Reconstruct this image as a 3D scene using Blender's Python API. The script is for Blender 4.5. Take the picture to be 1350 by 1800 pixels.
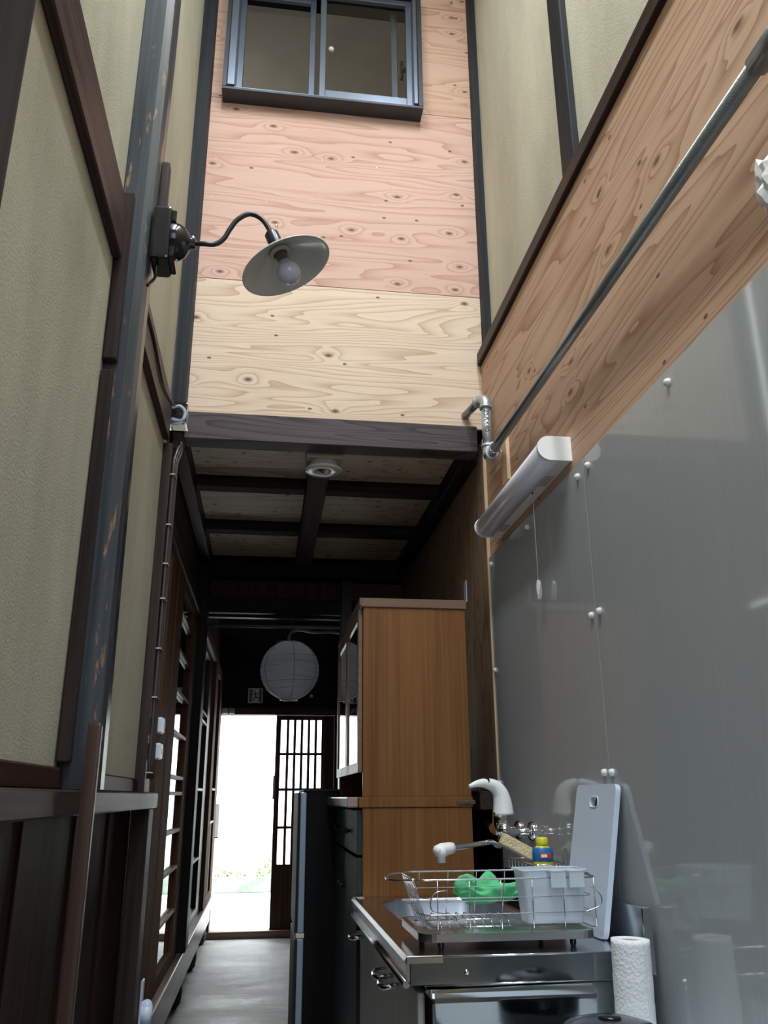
import bpy, bmesh, math, random
from mathutils import Vector, Matrix
random.seed(7)
for o in list(bpy.data.objects): bpy.data.objects.remove(o)
SC = bpy.context.scene
COL = SC.collection
PI = math.pi

# ------------------------------------------------------------------ camera
cd = bpy.data.cameras.new('camera'); cam = bpy.data.objects.new('camera', cd); COL.objects.link(cam)
cd.sensor_fit = 'HORIZONTAL'; cd.sensor_width = 36.0; cd.lens = 1468.59/1350*36.0; cd.clip_start = 0.03
yaw, pit, rol = 0.138287925, 0.327981406, -0.00535311093
ca, sa, cb, sb, cc, sc_ = math.cos(yaw), math.sin(yaw), math.cos(pit), math.sin(pit), math.cos(rol), math.sin(rol)
Myaw = Matrix(((ca,-sa,0),(sa,ca,0),(0,0,1))); Mb = Matrix(((1,0,0),(0,0,-1),(0,1,0)))
Mp = Matrix(((1,0,0),(0,cb,sb),(0,-sb,cb))); Mr = Matrix(((cc,-sc_,0),(sc_,cc,0),(0,0,1)))
M = Mr @ Mp @ Mb @ Myaw
R = Matrix((M[0], -M[1], -M[2])).transposed()
cam.matrix_world = Matrix.Translation((0,0,1.12)) @ R.to_4x4()
SC.camera = cam

# ------------------------------------------------------------------ world, lights, exposure
SC.view_settings.view_transform = 'Standard'; SC.view_settings.look = 'None'
SC.view_settings.gamma = 1.0; SC.view_settings.use_curve_mapping = False
SC.view_settings.exposure = 0.0
w = bpy.data.worlds.new('sky'); SC.world = w; w.use_nodes = True
bg = w.node_tree.nodes['Background']; bg.inputs[0].default_value = (0.90,0.96,1.0,1); bg.inputs[1].default_value = 9.0
def area(name, loc, size, sizey, power, color, target):
    l = bpy.data.lights.new(name, 'AREA'); l.shape = 'RECTANGLE'; l.size = size; l.size_y = sizey
    l.energy = power; l.color = color
    o = bpy.data.objects.new(name, l); COL.objects.link(o); o.location = loc
    d = Vector(target) - Vector(loc); o.rotation_euler = d.to_track_quat('-Z','Y').to_euler()
    return o
area('skylight_lamp', (-0.19, 0.55, 5.3), 0.24, 2.6, 82, (0.90,0.96,1.0), (-0.19,0.551,1.0))
area('skylight_lamp_right', (0.62, 0.55, 5.3), 0.24, 2.6, 76, (0.90,0.96,1.0), (0.62,0.551,1.0))
area('rear_window_lamp', (0.2, -2.3, 2.9), 1.1, 2.4, 36, (0.78,0.88,1.0), (0.2,3.0,2.7))
area('upstairs_fill_lamp', (-0.8, 4.0, 5.4), 0.8, 1.2, 4, (1.0,0.95,0.88), (1.0,4.1,5.4))  # fill light added to brighten the room behind the upper window

# ------------------------------------------------------------------ materials
MATS = {}
def newmat(name):
    m = bpy.data.materials.new(name); m.use_nodes = True
    nt = m.node_tree; b = nt.nodes['Principled BSDF']
    return m, nt, b
def setin(b, **k):
    for a, v in k.items():
        n = {'rough':'Roughness','metal':'Metallic','ior':'IOR','trans':'Transmission Weight','coat':'Coat Weight','coatr':'Coat Roughness','alpha':'Alpha','sss':'Subsurface Weight','spec':'Specular IOR Level','base':'Base Color'}[a]
        b.inputs[n].default_value = (tuple(v)+(1,)) if a=='base' else v
def N(nt, t, **k):
    n = nt.nodes.new(t)
    for a, v in k.items():
        setattr(n, a, v)
    return n
def L(nt, a, b): nt.links.new(a, b)
def math_(nt, op, a, b=None, c=None):
    n = N(nt, 'ShaderNodeMath', operation=op)
    for i, v in enumerate((a, b, c)):
        if v is None: continue
        if hasattr(v, 'links'): L(nt, v, n.inputs[i])
        else: n.inputs[i].default_value = v
    return n.outputs[0]
def ramp(nt, fac, stops):
    r = N(nt, 'ShaderNodeValToRGB'); L(nt, fac, r.inputs[0])
    els = r.color_ramp.elements
    while len(els) < len(stops): els.new(0.5)
    for e, (p, c) in zip(els, stops): e.position = p; e.color = tuple(c)+(1,)
    return r.outputs[0]
def plain(name, col, rough=0.5, metal=0.0, bump=0.0, bscale=80, var=0.06, **k):
    if name in MATS: return MATS[name]
    m, nt, b = newmat(name); setin(b, rough=rough, metal=metal, **k)
    tc = N(nt,'ShaderNodeTexCoord'); no = N(nt,'ShaderNodeTexNoise'); no.inputs['Scale'].default_value = 6; no.inputs['Detail'].default_value = 5
    L(nt, tc.outputs['Object'], no.inputs['Vector'])
    lo = [max(0, c*(1-var)) for c in col]; hi = [min(1, c*(1+var)) for c in col]
    L(nt, ramp(nt, no.outputs[0], [(0.3,lo),(0.7,hi)]), b.inputs['Base Color'])
    if bump:
        n2 = N(nt,'ShaderNodeTexNoise'); n2.inputs['Scale'].default_value = bscale; n2.inputs['Detail'].default_value = 4
        L(nt, tc.outputs['Object'], n2.inputs['Vector'])
        bp = N(nt,'ShaderNodeBump'); bp.inputs['Strength'].default_value = bump; bp.inputs['Distance'].default_value = 0.01
        L(nt, n2.outputs[0], bp.inputs['Height']); L(nt, bp.outputs[0], b.inputs['Normal'])
    MATS[name] = m; return m
def uvw(nt, u, v, seed):
    """object coordinates reordered so x runs along the grain, y across it"""
    tc = N(nt,'ShaderNodeTexCoord'); s = N(nt,'ShaderNodeSeparateXYZ'); L(nt, tc.outputs['Object'], s.inputs[0])
    c = N(nt,'ShaderNodeCombineXYZ'); ax = {'X':0,'Y':1,'Z':2}; w_ = ({'X','Y','Z'}-{u,v}).pop()
    L(nt, math_(nt,'ADD', s.outputs[ax[u]], seed*3.7), c.inputs[0]); L(nt, math_(nt,'ADD', s.outputs[ax[v]], seed*1.9), c.inputs[1]); L(nt, s.outputs[ax[w_]], c.inputs[2])
    return c.outputs[0]
def scaled(nt, vec, s):
    m = N(nt,'ShaderNodeMapping'); m.inputs['Scale'].default_value = s; L(nt, vec, m.inputs['Vector']); return m.outputs[0]
def ply(name, u, v, ca_, cb_, seed=0.0, knots=1.0, freq=16, knotcol=(0.16,0.075,0.04), rough=0.6, kscale=(2.2,5.0)):
    """rotary cut softwood plywood: flowing cathedral grain with knots"""
    if name in MATS: return MATS[name]
    m, nt, b = newmat(name); setin(b, rough=rough, spec=0.3)
    P = uvw(nt, u, v, seed)
    # knots, one per voronoi cell, only in some cells
    vo = N(nt,'ShaderNodeTexVoronoi'); vo.inputs['Scale'].default_value = 1.0; vo.inputs['Randomness'].default_value = 0.85
    vo.voronoi_dimensions = '2D'
    L(nt, scaled(nt, P, (kscale[0],kscale[1],1)), vo.inputs['Vector'])
    sel = N(nt,'ShaderNodeSeparateXYZ'); L(nt, vo.outputs['Color'], sel.inputs[0])
    on = math_(nt,'LESS_THAN', sel.outputs[0], 0.55*knots)
    d = vo.outputs['Distance']
    # field
    n1 = N(nt,'ShaderNodeTexNoise'); n1.inputs['Scale'].default_value = 1.0; n1.inputs['Detail'].default_value = 2.5; n1.inputs['Roughness'].default_value = 0.45
    n1.inputs['Distortion'].default_value = 0.35
    L(nt, scaled(nt, P, (0.55,5.5,1)), n1.inputs['Vector'])
    bell = math_(nt,'MULTIPLY', math_(nt,'POWER', 2.718, math_(nt,'MULTIPLY', math_(nt,'MULTIPLY', d, d), -28.0)), on)
    fld = math_(nt,'ADD', math_(nt,'MULTIPLY', n1.outputs[0], freq), math_(nt,'MULTIPLY', bell, 2.0))
    saw = math_(nt,'FRACT', fld)
    # soft early wood rising to a thin late wood line
    line = math_(nt,'POWER', saw, 3.0)
    n3 = N(nt,'ShaderNodeTexNoise'); n3.inputs['Scale'].default_value = 1.0; n3.inputs['Detail'].default_value = 3
    L(nt, scaled(nt, P, (6,140,1)), n3.inputs['Vector'])
    n4 = N(nt,'ShaderNodeTexNoise'); n4.inputs['Scale'].default_value = 1.3; n4.inputs['Detail'].default_value = 2
    L(nt, P, n4.inputs['Vector'])
    t = math_(nt,'ADD', math_(nt,'MULTIPLY', line, 0.50), math_(nt,'ADD', math_(nt,'MULTIPLY', n3.outputs[0], 0.30), math_(nt,'MULTIPLY', n4.outputs[0], 0.35)))
    col = ramp(nt, t, [(0.20, ca_), (0.95, cb_)])
    # knot colour
    kf = math_(nt,'MULTIPLY', on, math_(nt,'SMOOTH_MIN', 1.0, math_(nt,'MAXIMUM', 0.0, math_(nt,'MULTIPLY', math_(nt,'SUBTRACT', 0.085, d), 16.0)), 0.1))
    mx = N(nt,'ShaderNodeMix', data_type='RGBA'); L(nt, kf, mx.inputs[0]); L(nt, col, mx.inputs[6]); mx.inputs[7].default_value = knotcol+(1,)
    # tiny pin knots
    v2 = N(nt,'ShaderNodeTexVoronoi'); v2.voronoi_dimensions = '2D'; L(nt, scaled(nt, P, (5.0,9.0,1)), v2.inputs['Vector']); v2.inputs['Scale'].default_value = 1.0
    s2 = N(nt,'ShaderNodeSeparateXYZ'); L(nt, v2.outputs['Color'], s2.inputs[0])
    pf = math_(nt,'MULTIPLY', math_(nt,'LESS_THAN', s2.outputs[1], 0.22*knots+0.05), math_(nt,'LESS_THAN', v2.outputs['Distance'], 0.045))
    m2 = N(nt,'ShaderNodeMix', data_type='RGBA'); L(nt, math_(nt,'MULTIPLY', pf, 0.8), m2.inputs[0]); L(nt, mx.outputs[2], m2.inputs[6]); m2.inputs[7].default_value = (0.05,0.025,0.015,1)
    L(nt, m2.outputs[2], b.inputs['Base Color'])
    bp = N(nt,'ShaderNodeBump'); bp.inputs['Strength'].default_value = 0.12; bp.inputs['Distance'].default_value = 0.002
    L(nt, t, bp.inputs['Height']); L(nt, bp.outputs[0], b.inputs['Normal'])
    MATS[name] = m; return m
def wood(name, u, c1, c2, rough=0.45, seed=0.0, fine=60, wear=None, coat=0.0, wearamt=0.62):
    """straight grained timber, grain along axis u, optional worn patches"""
    if name in MATS: return MATS[name]
    m, nt, b = newmat(name); setin(b, rough=rough, coat=coat, coatr=0.25, spec=0.5 if name=='worn_black_post' else 0.10)
    v = {'X':'Z','Y':'Z','Z':'Y'}[u]
    P = uvw(nt, u, v, seed)
    n = N(nt,'ShaderNodeTexNoise'); n.inputs['Scale'].default_value = 1; n.inputs['Detail'].default_value = 5; n.inputs['Distortion'].default_value = 0.3
    L(nt, scaled(nt, P, (1.4,fine,fine)), n.inputs['Vector'])
    n2 = N(nt,'ShaderNodeTexNoise'); n2.inputs['Scale'].default_value = 1; n2.inputs['Detail'].default_value = 3
    L(nt, scaled(nt, P, (1.0,9,9)), n2.inputs['Vector'])
    t = math_(nt,'ADD', math_(nt,'MULTIPLY', n.outputs[0], 0.6), math_(nt,'MULTIPLY', n2.outputs[0], 0.4))
    col = ramp(nt, t, [(0.35, c1), (0.66, c2)])
    if wear:
        n3 = N(nt,'ShaderNodeTexNoise'); n3.inputs['Scale'].default_value = 1; n3.inputs['Detail'].default_value = 6; n3.inputs['Roughness'].default_value = 0.65
        L(nt, scaled(nt, P, (5,26,26)), n3.inputs['Vector'])
        f = ramp(nt, n3.outputs[0], [(wearamt,(0,0,0)),(wearamt+0.05,(1,1,1))])
        mx = N(nt,'ShaderNodeMix', data_type='RGBA'); L(nt, f, mx.inputs[0]); L(nt, col, mx.inputs[6]); mx.inputs[7].default_value = wear+(1,)
        col = mx.outputs[2]
    L(nt, col, b.inputs['Base Color'])
    rr = math_(nt,'ADD', math_(nt,'MULTIPLY', n2.outputs[0], 0.3), rough-0.15); L(nt, rr, b.inputs['Roughness'])
    bp = N(nt,'ShaderNodeBump'); bp.inputs['Strength'].default_value = 0.25; bp.inputs['Distance'].default_value = 0.003
    L(nt, t, bp.inputs['Height']); L(nt, bp.outputs[0], b.inputs['Normal'])
    MATS[name] = m; return m
def plaster(name, c1, c2, bump=0.5):
    m, nt, b = newmat(name); setin(b, rough=0.92, spec=0.15)
    tc = N(nt,'ShaderNodeTexCoord')
    n = N(nt,'ShaderNodeTexNoise'); n.inputs['Scale'].default_value = 1; n.inputs['Detail'].default_value = 4; n.inputs['Roughness'].default_value = 0.6
    L(nt, scaled(nt, tc.outputs['Object'], (3,3,1.1)), n.inputs['Vector'])
    g = N(nt,'ShaderNodeTexNoise'); g.inputs['Scale'].default_value = 170; g.inputs['Detail'].default_value = 3
    L(nt, tc.outputs['Object'], g.inputs['Vector'])
    t = math_(nt,'ADD', math_(nt,'MULTIPLY', n.outputs[0], 0.7), math_(nt,'MULTIPLY', g.outputs[0], 0.3))
    col = ramp(nt, t, [(0.35,c1),(0.62,c2)])
    L(nt, col, b.inputs['Base Color'])
    bp = N(nt,'ShaderNodeBump'); bp.inputs['Strength'].default_value = bump; bp.inputs['Distance'].default_value = 0.004
    L(nt, g.outputs[0], bp.inputs['Height']); L(nt, bp.outputs[0], b.inputs['Normal'])
    MATS[name] = m; return m
def glass(name, col=(1,1,1), rough=0.0):
    if name in MATS: return MATS[name]
    m, nt, b = newmat(name); setin(b, rough=rough, trans=1.0, ior=1.5, base=col); MATS[name] = m; return m

PLASTER_L = plaster('olive_plaster_left', (0.36,0.35,0.275), (0.51,0.495,0.395), 0.3)
PLASTER_R = plaster('olive_plaster_right', (0.42,0.39,0.305), (0.57,0.535,0.425), 0.3)
PINK = dict(ca_=(0.80,0.56,0.42), cb_=(0.50,0.26,0.16))
PALE = dict(ca_=(0.88,0.72,0.52), cb_=(0.56,0.34,0.17))
P_END_MID = ply('plywood_pink', 'X','Z', (0.66,0.445,0.365), (0.44,0.235,0.165), seed=1.3, freq=14, knots=0.95, kscale=(3.6,7.0))
P_END_LOW = ply('plywood_pale', 'X','Z', (0.76,0.62,0.485), (0.46,0.30,0.18), seed=4.1, freq=19, knots=0.9, kscale=(3.4,6.0))
P_END_TOP = ply('plywood_pink_upper', 'X','Z', (0.64,0.43,0.33), (0.42,0.23,0.145), seed=7.7, freq=15, knots=1.0, kscale=(4,8))
P_RIGHT = ply('plywood_tan', 'Y','Z', (0.66,0.44,0.31), (0.31,0.15,0.08), seed=2.6, freq=15, knots=0.5, kscale=(2.8,7.0))
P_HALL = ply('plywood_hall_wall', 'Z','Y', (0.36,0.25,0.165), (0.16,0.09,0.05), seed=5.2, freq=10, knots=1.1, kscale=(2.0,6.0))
P_CEIL = ply('plywood_ceiling', 'X','Y', (0.72,0.62,0.48), (0.36,0.26,0.17), seed=3.4, freq=12, knots=1.3, kscale=(5.5,7.0), knotcol=(0.05,0.03,0.02))
EDGE = plain('plywood_cut_edge', (0.72,0.52,0.33), 0.7)
BATTEN = wood('pale_pine', 'Z', (0.62,0.42,0.26), (0.76,0.56,0.38), 0.6)
DW = dict(c1=(0.018,0.013,0.012), c2=(0.055,0.038,0.034))
DARK_X = wood('dark_timber_x','X',(0.016,0.011,0.010),(0.045,0.033,0.030),0.75)
DARK_Y = wood('dark_timber_y','Y',(0.022,0.014,0.012),(0.065,0.042,0.036),0.42)
DARK_Z = wood('dark_timber_z','Z',(0.020,0.014,0.013),(0.055,0.040,0.036),0.42)
BLACK_X = wood('black_timber_x','X',(0.006,0.005,0.005),(0.020,0.016,0.014),0.5)  # near-black brown timber for beams, walls and ceilings
BLACK_Z = wood('black_timber_z','Z',(0.006,0.005,0.005),(0.018,0.014,0.013),0.45)
BEAM = ply('stained_beam','X','Z',(0.088,0.068,0.074),(0.012,0.008,0.009), seed=9.1, freq=17, knots=0.3, rough=0.62, knotcol=(0.01,0.008,0.008), kscale=(1.6,6))
RAIL = wood('stained_rail','Y',(0.035,0.020,0.019),(0.095,0.062,0.057),0.42)
POST = wood('worn_black_post','Z',(0.012,0.017,0.024),(0.055,0.066,0.082),0.34, wear=(0.30,0.17,0.09), coat=0.2, wearamt=0.60)  # blue of the reflected sky is put into the base colour
POST2 = wood('grey_black_post','Z',(0.012,0.013,0.016),(0.032,0.035,0.041),0.50)
SLATW = wood('oiled_batten','Z',(0.035,0.020,0.016),(0.085,0.055,0.045),0.30, coat=0.4)
DOORW = wood('door_timber','Z',(0.065,0.028,0.014),(0.14,0.068,0.036),0.75, seed=2)
DOORB = wood('door_bar_timber','Y',(0.20,0.13,0.10),(0.34,0.24,0.19),0.45, seed=3)
SILLW = wood('sill_timber','Y',(0.10,0.065,0.045),(0.22,0.16,0.12),0.38, coat=0.3)
CAB = wood('cupboard_veneer','Z',(0.135,0.058,0.019),(0.21,0.098,0.036),0.38, seed=5, fine=90)
CABTOP = wood('cupboard_edge_veneer','X',(0.15,0.095,0.065),(0.21,0.14,0.10),0.35, seed=6)
SHEET = None
def sheet_mat():
    m, nt, b = newmat('grey_kitchen_panel'); setin(b, rough=0.06, metal=0.0, coat=0.0, ior=1.5)
    tc = N(nt,'ShaderNodeTexCoord'); n = N(nt,'ShaderNodeTexNoise'); n.inputs['Scale'].default_value = 1; n.inputs['Detail'].default_value = 4
    L(nt, scaled(nt, tc.outputs['Object'], (1,90,1.5)), n.inputs['Vector'])
    L(nt, ramp(nt, n.outputs[0], [(0.3,(0.42,0.45,0.475)),(0.7,(0.445,0.475,0.50))]), b.inputs['Base Color'])
    return m
SHEET = sheet_mat()
STEEL = plain('stainless_steel', (0.60,0.61,0.63), 0.20, 1.0, var=0.02)
STEELM = plain('polished_steel_side', (0.30,0.33,0.35), 0.08, 1.0, var=0.04)
CHROME = plain('chrome', (0.82,0.83,0.86), 0.06, 1.0, var=0.01)
GALV = plain('galvanised_pipe', (0.26,0.30,0.33), 0.33, 0.85, bump=0.15, bscale=200, var=0.15)
GALVL = plain('galvanised_fitting', (0.50,0.56,0.60), 0.38, 0.75, bump=0.2, bscale=160, var=0.1)
ALU = plain('dark_bluish_aluminium', (0.20,0.235,0.30), 0.30, 0.80, var=0.04)
ALUD = plain('dark_window_casing', (0.045,0.05,0.06), 0.40, 0.5)
BLACKP = plain('gloss_black_plastic', (0.010,0.011,0.013), 0.18, 0.0)
BLACKM = plain('satin_black_metal', (0.018,0.021,0.026), 0.30, 0.3)
WHITE = plain('white_plastic', (0.90,0.91,0.90), 0.35, var=0.02)
WHITEG = plain('grey_white_enamel', (0.60,0.61,0.58), 0.22, var=0.03)
DIFFUSER = plain('white_tube_cover', (0.78,0.77,0.86), 0.30, var=0.01)
BLUEW = plain('blue_white_plastic', (0.66,0.76,0.92), 0.35, var=0.02)
CABLE = plain('grey_brown_cable', (0.06,0.048,0.046), 0.28)
CLIP = plain('pale_cable_clip', (0.55,0.53,0.50), 0.4)
FRIDGE = plain('charcoal_fridge', (0.008,0.008,0.0085), 0.7, spec=0.1)
FRIDGED = plain('fridge_door_edge', (0.30,0.37,0.46), 0.35, 0.3)
FRIDGEF = plain('fridge_front', (0.02,0.021,0.024), 0.55, spec=0.15)
GREYDOOR = plain('light_grey_door', (0.42,0.42,0.41), 0.35)
DGREEN = plain('dark_drawer_front', (0.025,0.034,0.032), 0.4, spec=0.25)
BLACKHOLE = plain('black_recess', (0.006,0.006,0.006), 0.8)
GLASS = glass('window_glass')
CLEAR = glass('clear_plastic', (0.92,0.96,1.0), 0.08)
CONC = None
def concrete():
    m, nt, b = newmat('worn_concrete'); setin(b, rough=0.5)
    tc = N(nt,'ShaderNodeTexCoord'); n = N(nt,'ShaderNodeTexNoise'); n.inputs['Scale'].default_value = 2.2; n.inputs['Detail'].default_value = 7; n.inputs['Roughness'].default_value = 0.65
    L(nt, scaled(nt, tc.outputs['Object'], (1,1.6,1)), n.inputs['Vector'])
    L(nt, ramp(nt, n.outputs[0], [(0.36,(0.10,0.095,0.09)),(0.64,(0.38,0.37,0.36))]), b.inputs['Base Color'])
    L(nt, ramp(nt, n.outputs[0], [(0.3,(0.45,)*3),(0.7,(0.7,)*3)]), b.inputs['Roughness'])
    bp = N(nt,'ShaderNodeBump'); bp.inputs['Strength'].default_value = 0.5; bp.inputs['Distance'].default_value = 0.02
    L(nt, n.outputs[0], bp.inputs['Height']); L(nt, bp.outputs[0], b.inputs['Normal'])
    return m
CONC = concrete()

# ------------------------------------------------------------------ mesh helpers (all in world coordinates)
def box(bm, x0, x1, y0, y1, z0, z1, bev=0.0, mtx=None, seg=1):
    r = bmesh.ops.create_cube(bm, size=1.0); vs = r['verts']
    for v in vs: v.co = Vector(((x0+x1)/2 + v.co.x*(x1-x0), (y0+y1)/2 + v.co.y*(y1-y0), (z0+z1)/2 + v.co.z*(z1-z0)))
    if bev > 0:
        es = list({e for v in vs for e in v.link_edges})
        bv = bmesh.ops.bevel(bm, geom=es, offset=bev, segments=seg, affect='EDGES', profile=0.7)
        vs = list({v for f in bv['faces'] for v in f.verts} | {v for v in vs if v.is_valid})
    if mtx is not None:
        for v in vs: v.co = mtx @ v.co
    return vs
def frame_of(d):
    d = Vector(d).normalized(); a = Vector((0,0,1)) if abs(d.z) < 0.9 else Vector((1,0,0))
    u = d.cross(a).normalized(); return u, d.cross(u).normalized(), d
def tube(bm, pts, r, n=10, caps=True, closed=False, radii=None):
    pts = [Vector(p) for p in pts]; rings = []; m = len(pts); pu = None
    for i, p in enumerate(pts):
        if closed: d = pts[(i+1)%m] - pts[i-1]
        else: d = pts[min(i+1,m-1)] - pts[max(i-1,0)]
        if d.length < 1e-9: d = Vector((0,0,1))
        d.normalize()
        if pu is None: u, _, _ = frame_of(d)
        else:
            u = pu - d*pu.dot(d)
            u = u.normalized() if u.length > 1e-6 else frame_of(d)[0]
        pu = u; v_ = d.cross(u); rr = radii[i] if radii else r
        rings.append([bm.verts.new(p + (u*math.cos(2*PI*k/n) + v_*math.sin(2*PI*k/n))*rr) for k in range(n)])
    for i in range(m if closed else m-1):
        a, b = rings[i], rings[(i+1)%m]
        for k in range(n):
            f = bm.faces.new((a[k], a[(k+1)%n], b[(k+1)%n], b[k])); f.smooth = True
    if caps and not closed:
        bm.faces.new(rings[0][::-1]); bm.faces.new(rings[-1])
    return rings
def lathe(bm, prof, origin=(0,0,0), axis=(0,0,1), n=24, smooth=True):
    """prof: list of (radius, height along axis)"""
    u, v, d = frame_of(axis); o = Vector(origin); rings = []
    for r, h in prof:
        if r < 1e-6: rings.append([bm.verts.new(o + d*h)])
        else: rings.append([bm.verts.new(o + d*h + (u*math.cos(2*PI*k/n) + v*math.sin(2*PI*k/n))*r) for k in range(n)])
    for a, b in zip(rings, rings[1:]):
        for k in range(n):
            q = [a[k%len(a)], a[(k+1)%len(a)], b[(k+1)%len(b)], b[k%len(b)]]
            q = list(dict.fromkeys(q))
            if len(q) >= 3:
                try: f = bm.faces.new(q); f.smooth = smooth
                except ValueError: pass
def prism(bm, poly, a0, a1, axis='Y', smooth=False):
    """poly in the two other axes (in x,y,z order) extruded between a0 and a1 along axis"""
    def P(p, a):
        if axis == 'Y': return Vector((p[0], a, p[1]))
        if axis == 'X': return Vector((a, p[0], p[1]))
        return Vector((p[0], p[1], a))
    A = [bm.verts.new(P(p, a0)) for p in poly]; B = [bm.verts.new(P(p, a1)) for p in poly]; n = len(poly)
    for k in range(n):
        f = bm.faces.new((A[k], A[(k+1)%n], B[(k+1)%n], B[k])); f.smooth = smooth
    bm.faces.new(A[::-1]); bm.faces.new(B)
def arc(cx, cy, r, a0, a1, n):
    return [(cx + r*math.cos(a0+(a1-a0)*i/n), cy + r*math.sin(a0+(a1-a0)*i/n)) for i in range(n+1)]
def catmull(pts, k=6):
    P = [Vector(p) for p in pts]; P = [P[0]*2-P[1]] + P + [P[-1]*2-P[-2]]; out = []
    for i in range(1, len(P)-2):
        for j in range(k):
            t = j/k; a,b,c,d = P[i-1],P[i],P[i+1],P[i+2]
            out.append(0.5*((2*b)+(c-a)*t+(2*a-5*b+4*c-d)*t*t+(3*b-3*c+d-a)*t**3))
    out.append(P[-2]); return out
def obj(name, bm, mat, parent=None, loc=None, kind=None, smooth=None):
    """links a world-space bmesh as one object, origin at loc (or its parent's origin)"""
    me = bpy.data.meshes.new(name)
    bmesh.ops.recalc_face_normals(bm, faces=bm.faces[:])
    pl = Vector((0,0,0)); p = parent
    while p is not None: pl += p.location; p = p.parent
    if loc is None:
        if parent is None:
            xs=[v.co for v in bm.verts]; loc = Vector(((min(c.x for c in xs)+max(c.x for c in xs))/2, (min(c.y for c in xs)+max(c.y for c in xs))/2, min(c.z for c in xs)))
        else: loc = pl
    loc = Vector(loc)
    for v in bm.verts: v.co -= loc
    bm.to_mesh(me); bm.free(); me.materials.append(mat)
    if smooth is not None:
        for f in me.polygons: f.use_smooth = smooth
    o = bpy.data.objects.new(name, me); COL.objects.link(o)
    if parent is not None: o.parent = parent
    o.location = loc - pl
    if kind: o['kind'] = kind
    return o
def tag(o, label, cat, group=None):
    o['label'] = label; o['category'] = cat
    if group: o['group'] = group
    return o
def thing(name, label, cat, loc, group=None):
    o = bpy.data.objects.new(name, None); COL.objects.link(o); o.location = loc; o.empty_display_size = 0.1
    return tag(o, label, cat, group)
def bx(name, mat, parent, *a, bev=0.0, label=None, **k):
    bm = bmesh.new(); box(bm, *a, bev=bev); o = obj(name, bm, mat, parent, **k)
    if label: o['label'] = label
    return o
def NB(): return bmesh.new()

# ================================================================== SETTING
bm = NB(); box(bm, -2.6, 1.3, -2.5, 7.98, -0.12, 0.0); obj('floor', bm, CONC, loc=(0,0,0), kind='structure')
# ---- left wall
XL = -0.43
bm = NB(); box(bm, -0.56, XL, -2.5, 3.12, 1.085, 7.0); wl = obj('wall_left', bm, PLASTER_L, loc=(0,0,0), kind='structure')
bm = NB(); box(bm, -0.56, -0.447, -2.5, 3.12, 0.0, 1.085); wl2 = obj('wall_left_lower', bm, BLACK_Z, loc=(0,0,0), kind='structure')
y = -0.9; i = 0
while y < 3.02:
    wd = (0.148, 0.171, 0.133, 0.160)[i % 4]
    bx('wall_board', wood('dark_wall_board_%d' % (i%3),'Z',(0.010,0.006,0.004),(0.028+0.006*(i%3),0.016,0.011),0.55, seed=i*1.3), wl2, XL-0.016, XL-(0.002,0.005,0.0)[i%3], y+0.002, min(y+wd,3.03)-0.002, 0.0, 1.086, bev=0.002)
    y += wd; i += 1
# ---- right wall
bm = NB(); box(bm, 0.925, 1.08, -2.5, 3.25, 2.92, 7.0); obj('wall_right', bm, PLASTER_R, loc=(0,0,0), kind='structure')
bm = NB(); box(bm, 0.896, 1.08, -2.5, 3.2, 0.0, 2.92)
wr = obj('wall_right_lower', bm, PLASTER_R, loc=(0,0,0), kind='structure')
bx('plywood_panel', P_RIGHT, wr, 0.88, 0.896, 0.55, 3.19, 1.30, 2.915)
bx('plywood_panel', P_RIGHT, wr, 0.88, 0.896, -1.2, 0.548, 1.30, 2.915)
# glossy grey splash panels, two sheets meeting in a butt joint
sp1 = bx('splash_panel', SHEET, wr, 0.873, 0.88, 2.128, 3.185, 0.40, 2.036, bev=0.0008)
sp2 = bx('splash_panel', SHEET, wr, 0.873, 0.88, 0.25, 2.126, 0.40, 2.036, bev=0.0008)
for sp, pts in ((sp1, [(2.157,1.175),(2.153,1.585),(2.169,1.997),(3.147,1.998),(3.163,1.579),(3.172,1.165),(2.66,1.999)]), (sp2, [(2.108,1.174),(2.096,1.585),(2.087,2.0),(1.591,2.003)])):
    for (yy, zz) in pts:
        bm = NB(); lathe(bm, [(0.0095,0),(0.0095,0.004),(0.0075,0.009),(0.004,0.0115),(0,0.012)], (0.873,yy,zz), (-1,0,0), 14)
        obj('screw_cap', bm, WHITE, sp)
# dark capping strip between plaster and plywood
bm = NB(); box(bm, 0.862, 0.93, -1.0, 3.19, 2.912, 2.972, bev=0.004)
tag(obj('trim_1', bm, DARK_Y, kind='structure'), 'dark wooden capping strip along the top of the tan plywood', 'trim')
# ---- hall right wall beyond the kitchen
bm = NB(); box(bm, 0.886, 1.08, 3.2, 5.5, 0.0, 2.62); wh = obj('wall_hall_right', bm, BLACK_Z, loc=(0,0,0), kind='structure')
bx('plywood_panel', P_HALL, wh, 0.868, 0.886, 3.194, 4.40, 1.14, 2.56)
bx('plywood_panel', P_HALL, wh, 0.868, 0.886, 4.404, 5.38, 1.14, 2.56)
bx('panel_edge', EDGE, wh, 0.8675, 0.8865, 3.189, 3.194, 1.14, 2.56)
bx('waist_rail', DARK_Y, wh, 0.80, 0.886, 3.20, 5.38, 1.07, 1.137, bev=0.003)
for k in range(9):
    bx('wall_board', BLACK_Z, wh, 0.872, 0.886, 3.2+0.24*k+0.002, 3.2+0.24*(k+1)-0.002, 0.0, 1.07, bev=0.002)
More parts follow.
